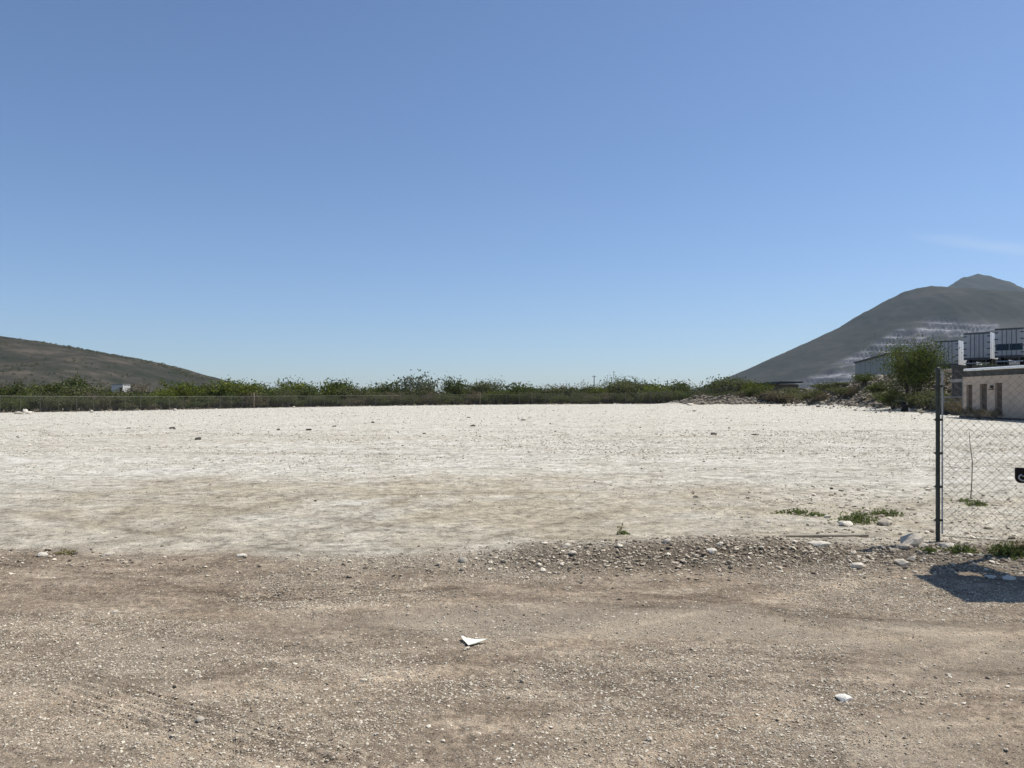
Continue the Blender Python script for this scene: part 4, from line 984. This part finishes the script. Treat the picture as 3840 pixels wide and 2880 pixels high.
# ================================================================== hut with three doors behind the near fence
M['plaster'] = simple('plaster', (0.46, 0.375, 0.295), 0.9, 0.14, 0.9, 0, 0.2)
M['concrete'] = simple('concrete', (0.25, 0.245, 0.23), 0.9, 0.2, 1.5, 0, 0.2)
M['dark_block'] = simple('dark_block', (0.070, 0.070, 0.062), 0.95, 0.3, 1.2, 0, 0.3)
M['door_brown'] = simple('door_brown', (0.095, 0.072, 0.054), 0.8, 0.25, 3)
M['white_pipe'] = simple('white_pipe', (0.86, 0.86, 0.83), 0.4, 0.05, 4)
M['black_void'] = simple('black_paint', (0.010, 0.010, 0.010), 0.75, 0.3, 5)
def hut():
    A = Vector((px_at(3612, 57), 57, 0)); B = Vector((px_at(3868, 48.6), 48.6, 0)); u = (B - A); Ln = u.length; u.normalize()
    e = empty('hut', (A.x, A.y, gz(A.x, A.y)), math.atan2(u.y, u.x)); tag(e, 'low pinkish plastered hut with three brown doors behind the fence', 'hut')
    # local x runs along the wall towards the camera, local -y... the wall faces -y side of the local frame
    face = -1 if (Vector((-u.y, u.x, 0)).dot(-A) < 0) else 1     # side on which the camera stands
    H, T = 2.86, 0.22
    def along(px):   # where the view ray at px meets the wall line
        k = (px - CX) / F_PX; return (A.x - k * A.y) / (k * u.y - u.x)
    doors = [(along(3624), along(3646), 2.40), (along(3674), along(3701), 2.42), (along(3731), along(3758), 2.46)]
    def wb(name, x0, x1, z0, z1, y0, y1, mat, par=None):
        return MB().box2((x0, y0 * face, z0), (x1, y1 * face, z1)).build(name, mat, par or e)
    # wall as piers and lintels round the door openings
    mb = MB(); xs_ = [0.0]
    for a, b, t in doors: xs_ += [a, b]
    xs_.append(Ln + 2.5)
    for k in range(0, len(xs_), 2): mb.box2((xs_[k], 0, -0.5), (xs_[k + 1], -T * face, H))
    for a, b, t in doors: mb.box2((a, -0.002 * face, t), (b, -(T - 0.002) * face, H - 0.003)); mb.box2((a, -0.002 * face, -0.5), (b, -(T - 0.002) * face, 0.3))
    mb.build('wall', M['plaster'], e)
    for a, b, t in doors:
        dr = MB().box2((a - 0.02, -(T - 0.06) * face, 0.28), (b + 0.02, -(T - 0.02) * face, t + 0.02)).build('door', M['door_brown'], e)
        MB().box2((a + (b - a) * 0.82, -(T - 0.09) * face, 1.15), (a + (b - a) * 0.9, -(T - 0.06) * face, 1.3)).build('handle', M['black_void'], dr)
        wb('lintel', a - 0.15, b + 0.15, t + 0.005, t + 0.13, 0.0, 0.025, M['plaster'])
    wb('corner_edge', -0.10, 0.0, -0.5, 2.62, 0.03, -T - 0.03, M['concrete'])
    wb('beam', -2.0, 0.0, 2.62, 2.85, -0.02, -T + 0.02, M['concrete'])
    wb('beam', 0.0, Ln + 2.5, H, H + 0.10, 0.04, -T - 0.02, M['plaster'])
    wb('upper_wall', 0.25, Ln + 2.5, H + 0.10, 3.42, -0.10, -0.3, M['dark_block'])
    wb('end_wall', -0.0, 0.22, -0.5, H - 0.01, -T, -3.6, M['plaster'])
    wb('end_post', 0.02, 0.28, H, 3.9, -0.25, -0.48, M['black_void'])
    wb('roof', 0.28, Ln + 2.6, 3.42, 3.52, -0.04, -3.7, M['concrete'])
    MB().tube([(0.32, 0.06 * face, 3.47), (Ln + 2.6, 0.06 * face, 3.42)], 0.095, 14).build('roof_gutter', M['white_pipe'], e, True)
    wb('plinth', -0.2, Ln + 2.5, -0.5, 0.12, 0.20, 0.0, M['dark_block'])
    al = along(3722); la = MB(); la.box2((al - 0.12, 0, 2.12), (al + 0.12, 0.12 * face, 2.30)); la.box2((al - 0.16, 0, 2.0), (al + 0.16, 0.18 * face, 2.06)); la.build('wall_lamp', M['black_void'], e)
    return e
hut()
def low_wall():
    e = empty('low_wall', (36.4, 62.2, gz(36.4, 62.2)), R(-35)); tag(e, 'low grey block wall with two rails left of the hut', 'wall')
    MB().box((0, 0, 0.35), (3.6, 0.2, 0.9)).build('base', M['dark_block'], e)
    for z in (1.05, 1.45): MB().box((0, 0, z), (3.8, 0.12, 0.12)).build('rail', M['concrete'], e)
    for x in (-1.5, 0, 1.5): MB().box((x, 0, 1.0), (0.12, 0.10, 1.1)).build('upright', M['concrete'], e)
low_wall()
def retaining_wall():
    A = Vector((37.5, 65.9, 0)); B = Vector((56, 60.3, 0)); u = B - A; ln = u.length; e = empty('retaining_wall', A, math.atan2(u.y, u.x))
    tag(e, 'dark grey retaining wall holding the raised yard behind the hut', 'wall')
    MB().box2((0, -0.15, -0.6), (ln, 0.15, 4.15)).build('wall', M['dark_block'], e)
    MB().box2((-0.05, -0.22, 4.15), (ln, 0.22, 4.32)).build('coping', M['dark_block'], e)
    for k in range(5): MB().box2((k * 3.6 + 0.1, -0.24, -0.6), (k * 3.6 + 0.45, -0.153, 4.12)).build('pier', M['dark_block'], e)
retaining_wall()

# ================================================================== trailers on the raised yard
M['trailer_door'] = simple('trailer_door', (0.44, 0.445, 0.45), 0.55, 0.12, 1.3)
M['trailer_side'] = simple('trailer_side', (0.80, 0.81, 0.80), 0.5, 0.06, 1.0)
M['trailer_dark'] = simple('trailer_dark', (0.095, 0.097, 0.100), 0.6, 0.3, 4)
M['teal'] = simple('teal_paint', (0.012, 0.045, 0.050), 0.55, 0.2, 2)
M['blue'] = simple('blue_paint', (0.008, 0.030, 0.080), 0.55, 0.2, 2)
M['tyre'] = simple('tyre_rubber', (0.018, 0.018, 0.018), 0.9, 0.3, 6)
M['rim'] = simple('wheel_rim', (0.30, 0.30, 0.30), 0.5, 0.2, 6, 0.4)
def trailer(px_l, px_r, top, d, label, band=False, lean=13.0):
    wd = 2.55; ang_v = math.atan2((0.5 * (px_l + px_r) - CX) / F_PX, 1); ang = ang_v + R(lean)
    a = Vector((math.sin(ang), math.cos(ang), 0)); rt = Vector((math.cos(ang), -math.sin(ang), 0))
    x = px_at(0.5 * (px_l + px_r), d); zt = z_at(top, d); Hb = 2.85; z0 = zt - Hb - 1.05
    e = empty('cargo_trailer', (x, d, z0), math.atan2(rt.y, rt.x)); tag(e, label, 'trailer', 'white box trailers in a row')
    Ln = 12.5; hw = wd / 2; zb = 1.05
    mb = MB(); mb.box2((-hw, 0.06, zb), (hw, Ln, zb + Hb)); mb.build('body', M['trailer_side'], e)
    for s in (-1, 1):
        dr = MB().box2((s * 0.015, -0.01, zb + 0.12), (s * (hw - 0.09), 0.057, zb + Hb - 0.16)).build('door', M['trailer_door'], e)
        for xx in (0.22, 0.62): MB().tube([(s * xx, -0.045, zb - 0.02), (s * xx, -0.045, zb + Hb - 0.1)], 0.024, 6).build('lock_rod', M['trailer_dark'], dr)
        for k in range(4): MB().box2((s * (hw - 0.30), -0.035, zb + 0.35 + k * 0.68), (s * (hw + 0.03), -0.012, zb + 0.47 + k * 0.68)).build('hinge', M['trailer_dark'], dr)
    for s in (-1, 1): MB().box2((s * (hw - 0.085), -0.02, zb), (s * (hw + 0.012), 0.055, zb + Hb)).build('corner_post', M['trailer_door'], e)
    MB().box2((-hw, -0.025, zb + Hb - 0.155), (hw, 0.058, zb + Hb + 0.02)).build('header', M['trailer_dark'], e)
    MB().box2((-hw, -0.03, zb - 0.12), (hw, 0.058, zb + 0.115)).build('sill', M['trailer_dark'], e)
    MB().box2((-hw + 0.1, 0.0, 0.5), (hw - 0.1, 0.12, 0.62)).build('bumper', M['trailer_door'], e)
    for s in (-1, 1): MB().box2((s * 0.9, 0.03, 0.6), (s * 0.78, 0.13, 1.0)).build('bumper_bracket', M['trailer_dark'], e)
    MB().box2((-0.5, 0.4, 0.78), (0.5, Ln - 0.4, 1.04)).build('chassis', M['trailer_dark'], e)
    for k in range(12): MB().box2((hw + 0.001, 0.6 + k * 1.0, zb + 0.05), (hw + 0.02, 0.66 + k * 1.0, zb + Hb - 0.05)).build('side_rib', M['trailer_side'], e)
    for yy in (1.3, 2.6):
        for s in (-1, 1):
            wh = empty('wheel', (s * (hw - 0.28), yy, 0.5), 0, e)
            t_ = MB(); t_.V = []; V = []
            prof = [(0.30, -0.25), (0.46, -0.26), (0.50, -0.20), (0.50, 0.20), (0.46, 0.26), (0.30, 0.25)]
            t_.lathe(prof, 20); t_.V = [(v[2], v[0], v[1]) for v in t_.V]; t_.build('tyre', M['tyre'], wh)
            r_ = MB(); r_.lathe([(0.0, -0.1), (0.20, -0.14), (0.305, -0.22), (0.305, 0.22), (0.20, 0.14), (0.0, 0.1)], 16); r_.V = [(v[2], v[0], v[1]) for v in r_.V]; r_.build('rim', M['rim'], wh)
    for s in (-1, 1): MB().box2((s * 0.7, Ln - 3.0, 0.05), (s * 0.82, Ln - 2.88, 0.9)).build('landing_leg', M['trailer_dark'], e)
    if band:
        for s in (-1, 1):
            b = MB().box2((s * 0.03, -0.016, zb + 0.62), (s * (hw - 0.10), -0.0105, zb + 1.28)).build('painted_band', M['teal'], e)
            MB().box2((s * 0.05, -0.021, zb + 0.72), (s * (hw - 0.16), -0.0165, zb + 0.80)).build('stripe', M['blue'], b)
            MB().box2((s * 0.05, -0.021, zb + 0.98), (s * (hw - 0.16), -0.0165, zb + 1.12)).build('stripe', M['blue'], b)
    return e
trailer(3505, 3592, 1278, 92, 'leftmost white box trailer, half hidden by the big mesquite tree')
trailer(3613, 3713, 1248, 85, 'middle one of the three white box trailers')
trailer(3735, 3834, 1231, 78.5, 'rightmost white box trailer with teal and blue band on its doors', True)

# big mesquite at the edge of the raised yard, and bushes about its foot
big = plant_shape(400, 6.4, 5.6, 9, 12500, 0.085, M['leaf_tree'], M['bark'], 0.85, 0.42, 9, 0.18, 0.016)
bx, by = px_at(3422, 77.5), 77.5
plant('mesquite_tree', big, (bx, by, gz(bx, by) - 0.1), 1.0, 0.7, 'big leafy mesquite tree left of the trailers above the dark hollow', 'tree')
sp = plant_shape(402, 1, 1.0, 7, 420, 0.020, M['leaf_grey'], M['bark_grey'], 0.9, 0.7, 6, 0.35, 0.010)
bx, by = px_at(3482, 79.5), 79.5
plant('thorn_tree', sp, (bx, by, gz(bx, by)), (3.2, 3.2, 5.6), 0.2, 'nearly bare thorn tree in front of the leftmost trailer', 'tree')
for k, (px, d, hgt, kd, lab) in enumerate([
    (3352, 80, 2.0, 'green', 'green bush at the left foot of the big mesquite'), (3400, 75, 1.7, 'olive', 'dark olive bush in the hollow under the big mesquite'),
    (3470, 73, 1.9, 'olive', 'dark bush below the right side of the big mesquite'), (3505, 71, 1.9, 'olive', 'olive bush beside the retaining wall left of the green post'),
    (3530, 69.5, 1.5, 'grey', 'grey bush at the foot of the retaining wall behind the green post'), (3590, 61.5, 1.4, 'dry', 'yellowish dry bush in front of the low block wall'),
    (3612, 60.5, 0.9, 'dry', 'small dry bush at the left corner of the hut'), (3560, 63.0, 1.0, 'olive', 'small dark bush left of the low block wall'),
    (3640, 74, 1.2, 'olive', 'low bush on the yard edge under the middle trailer'), (3665, 73, 1.3, 'green', 'green bush on the yard edge under the middle trailer'),
    (3695, 72, 1.2, 'green', 'green bush on the yard edge right of the middle trailer'), (3612, 76, 1.1, 'olive', 'low bush under the right side of the leftmost trailer'),
    (3320, 84, 1.6, 'olive', 'olive bush on the rubble left of the big mesquite'), (3290, 90, 1.8, 'green', 'green bush on the rubble below the warehouse corner')]):
    x = px_at(px, d); plant('yard_bush', prng.choice(SH[kd]), (x, d, gz(x, d) - 0.05), (hgt * 1.05, hgt * 1.05, hgt), k * 1.3, lab, 'bush')
for k, px in enumerate([3640, 3690, 3745]):
    d = [55.2, 52.6, 50.2][k]; x = px_at(px, d) - 0.35
    plant('dead_weed', SH['dry'][k % 3], (x, d, gz(x, d)), (0.9, 0.9, 0.75), k, ['dark dead weed at the left hut door', 'dark dead weed at the middle hut door', 'dark dead weed at the right hut door'][k], 'weed')

# ================================================================== barrel
def barrel():
    d = 73.0; x = px_at(3393, d); e = empty('barrel', (x, d, gz(x, d))); tag(e, 'black open steel barrel at the edge of the lot', 'barrel')
    r = 0.31; mb = MB(); mb.lathe([(0, 0.03), (r - 0.01, 0.0), (r, 0.02), (r, 0.30), (r + 0.015, 0.315), (r, 0.33), (r, 0.60), (r + 0.015, 0.615), (r, 0.63), (r, 0.90), (r - 0.02, 0.90), (r - 0.02, 0.08), (0, 0.06)], 24)
    mb.build('drum', M['black_void'], e, True)
    mb = MB(); mb.tube([(r * math.cos(a), r * math.sin(a), 0.905) for a in np.linspace(0, 2 * math.pi, 25)], 0.018, 6, False); mb.build('rim', M['black_void'], e, True)
    bt = MB(); bt.lathe([(0.0, 0), (0.11, 0.0), (0.12, 0.05), (0.11, 0.22), (0.05, 0.32), (0.05, 0.38), (0.0, 0.38)], 14)
    xx = px_at(3409, d - 0.2); tag(bt.build('plastic_jug', simple('pink_plastic', (0.72, 0.62, 0.58), 0.5, 0.1, 5), None, True, (xx, d - 0.2, gz(xx, d - 0.2))), 'small pinkish white jug standing beside the black barrel', 'jug')
    pl = MB(); pl.box((0, 0, 0), (1.5, 0.14, 0.035), Matrix.Rotation(R(8), 3, 'Y')); xx = px_at(3385, d + 0.9)
    tag(pl.build('pale_plank', M['concrete'], None, False, (xx, d + 0.9, gz(xx, d + 0.9) + 0.98)), 'pale plank leaning on the rubble behind the black barrel', 'plank')
barrel()

# ================================================================== far buildings
M['warehouse'] = simple('warehouse', (0.31, 0.31, 0.275), 0.6, 0.08, 0.4)
M['roof_dark'] = simple('roof_dark', (0.06, 0.06, 0.058), 0.7, 0.2, 1)
M['brown_wall'] = simple('brown_wall', (0.16, 0.13, 0.10), 0.9, 0.25, 0.7)
M['white_wall'] = simple('white_wall', (0.58, 0.57, 0.53), 0.8, 0.06, 0.8)
M['pane'] = simple('dark_pane', (0.03, 0.035, 0.04), 0.2, 0.1, 2, 0, 0, True, 0.5)
def warehouse():
    d0, d1 = 130.0, 166.0; B = Vector((px_at(3340, d0), d0, 0)); A = Vector((px_at(3206, d1), d1, 0)); u = A - B; ln = u.length; z0 = gz(B.x, B.y) - 1
    e = empty('warehouse', (B.x, B.y, z0), math.atan2(u.y, u.x)); tag(e, 'pale grey metal warehouse behind the big mesquite', 'warehouse')
    h = z_at(1327, d0) - z0
    n = 12
    for k in range(n): MB().box2((k * ln / n + 0.02, -0.04 * (k % 2), 0), ((k + 1) * ln / n - 0.02, -14, h)).build('wall_panel', M['warehouse'], e)
    MB().box2((-0.3, 0.25, h), (ln + 0.3, -14.3, h + 0.25)).build('roof_edge', M['roof_dark'], e)
    MB().box2((-0.5, 0.15, 0), (-0.02, -0.6, h)).build('corner_trim', M['white_wall'], e)
warehouse()
def low_building():
    d = 150.0; x0, x1 = px_at(2782, d), px_at(3002, d); z0 = gz(x0, d); h = z_at(1441, d) - z0
    e = empty('flat_roofed_building', ((x0 + x1) / 2, d, z0)); tag(e, 'low brown building with dark flat roof below the mountain', 'building'); w_ = (x1 - x0) / 2
    MB().box2((-w_ + 0.4, 0, -0.5), (w_ - 0.4, 8, h)).build('wall', M['brown_wall'], e)
    MB().box2((-w_, -0.8, h), (w_ * 0.25, 8.5, h + 0.22)).build('roof', M['roof_dark'], e)
    MB().box2((w_ * 0.25 + 0.01, -0.8, h + 0.25), (w_ + 0.2, 8.5, h + 0.55)).build('roof', M['roof_dark'], e)
    for k in range(3):
        a = -w_ + 1.6 + k * 3.6; f = MB().box2((a, -0.04, 0.9), (a + 1.2, 0.0, 1.9)).build('window', M['concrete'], e); MB().box2((a + 0.08, -0.06, 0.98), (a + 1.12, -0.042, 1.82)).build('pane', M['pane'], f)
low_building()
def white_house():
    d = 300.0; x0, x1 = px_at(418, d), px_at(460, d); z0 = gz(x0, d) - 0.2; h = z_at(1442, d) - z0; w_ = (x1 - x0) / 2
    e = empty('white_house', ((x0 + x1) / 2, d, z0)); tag(e, 'little white house among bushes at the foot of the left hill', 'house')
    MB().box2((-w_, 0, -0.5), (w_, 6, h)).build('wall', M['white_wall'], e); MB().box2((-w_ - 0.2, -0.3, h), (w_ + 0.2, 6.2, h + 0.25)).build('roof', M['concrete'], e)
    MB().box2((1.2, -0.05, -0.4), (2.1, 0, h - 1.2)).build('door', M['door_brown'], e)
white_house()
def grey_block():
    d = 116.0; x0, x1 = px_at(2868, d), px_at(2948, d); z0 = gz(x0, d); h = z_at(1482, d) - z0
    e = empty('concrete_tank', ((x0 + x1) / 2, d, z0)); tag(e, 'dark grey concrete tank sunk in the rubble bank', 'tank'); w_ = (x1 - x0) / 2
    MB().box2((-w_, 0, -0.6), (w_, 2.5, h)).build('wall', M['dark_block'], e); MB().box2((-w_ - 0.1, -0.1, h), (w_ + 0.1, 2.6, h + 0.15)).build('lid', M['dark_block'], e)
grey_block()
def cypress():
    d = 260.0; x = px_at(860, d); z0 = gz(x, d); rnd = np.random.default_rng(5); h = z_at(1430, d) - z0
    e = empty('yucca', (x, d, z0)); tag(e, 'dark narrow yucca standing up where the left hill ends', 'tree')
    MB().tube([(0, 0, -0.2), (0.1, 0, h * 0.6)], [0.3, 0.22], 6).build('trunk', M['bark'], e)
    c = rnd.normal(0, 1, (420, 3)) * [0.38, 0.38, h * 0.22] + [0, 0, h * 0.68]; link('crown', leaf_mesh('crown', c, np.full(420, 0.24), M['leaf_olive'], rnd), e)
cypress()

# ================================================================== unseen sheet roof added outside the right edge, shaped to throw the dark shadow
M['sheet_metal'] = simple('sheet_metal', (0.10, 0.095, 0.09), 0.6, 0.25, 3, 0.2)
def shadow_caster():
    kx, ky = math.sin(R(SUN_AZ)) / math.tan(R(SUN_EL)), math.cos(R(SUN_AZ)) / math.tan(R(SUN_EL)); h = 2.45
    x0 = 3.60 + kx * h; y0 = 6.10 + ky * h
    e = empty('added_shadow_caster', (x0, y0, gz(x0, y0))); tag(e, 'unseen sheet roof added beyond the right edge to throw the dark shadow', 'shadow_caster')
    z = h - gz(x0, y0); mb = MB(); n = 48; wd = 3.0; dp = 0.86
    V = []
    for k in range(n + 1):
        xx = wd * k / n; zz = z + 0.015 * math.cos(k * math.pi)
        V += [(xx, 0, zz), (xx, dp, zz), (xx, 0, zz - 0.004), (xx, dp, zz - 0.004)]
    F = []
    for k in range(n):
        a = k * 4; b = a + 4; F += [(a, b, b + 1, a + 1), (a + 2, a + 3, b + 3, b + 2), (a, a + 2, b + 2, b), (a + 1, b + 1, b + 3, a + 3)]
    F += [(0, 1, 3, 2), (n * 4, n * 4 + 2, n * 4 + 3, n * 4 + 1)]
    mb.add(V, F).build('roof_sheet', M['sheet_metal'], e)
    for yy in (0.04, dp - 0.04): MB().box2((0.0, yy - 0.025, z - 0.075), (wd, yy + 0.025, z - 0.021)).build('rafter', M['sheet_metal'], e)
    for xx in (1.5, wd - 0.1):
        for yy in (0.04, dp - 0.04): MB().box2((xx - 0.03, yy - 0.0249, -0.5), (xx + 0.03, yy + 0.0249, z - 0.076)).build('post', M['sheet_metal'], e)
    t = MB(); R0, r0 = 0.24, 0.11
    t.tube([(R0 * math.cos(a), R0 * math.sin(a), 0) for a in np.linspace(0, 2 * math.pi, 25)], r0, 10, False)
    tag(t.build('added_tyre', M['tyre'], None, True, (x0 + 0.62, y0 + dp + 0.03, h + 0.13)), 'unseen tyre added beyond the right edge to shape the lump in the shadow', 'tyre')  # added out of view to give the cast shadow its rounded lump
shadow_caster()

# ================================================================== air
def haze():
    mb = MB().box2((-6000, -300, -60), (6000, 7600, 720))
    m = bpy.data.materials.new('haze_air'); m.use_nodes = True; t = m.node_tree; t.nodes.clear()
    out = t.nodes.new('ShaderNodeOutputMaterial'); v = t.nodes.new('ShaderNodeVolumePrincipled')
    v.inputs['Density'].default_value = 5.2e-5; v.inputs['Color'].default_value = (0.72, 0.86, 1.0, 1); v.inputs['Anisotropy'].default_value = 0.2
    t.links.new(v.outputs[0], out.inputs['Volume'])
    o = mb.build('haze', m); tag(o, 'thin bluish haze in the air', None, None, 'stuff')
haze()
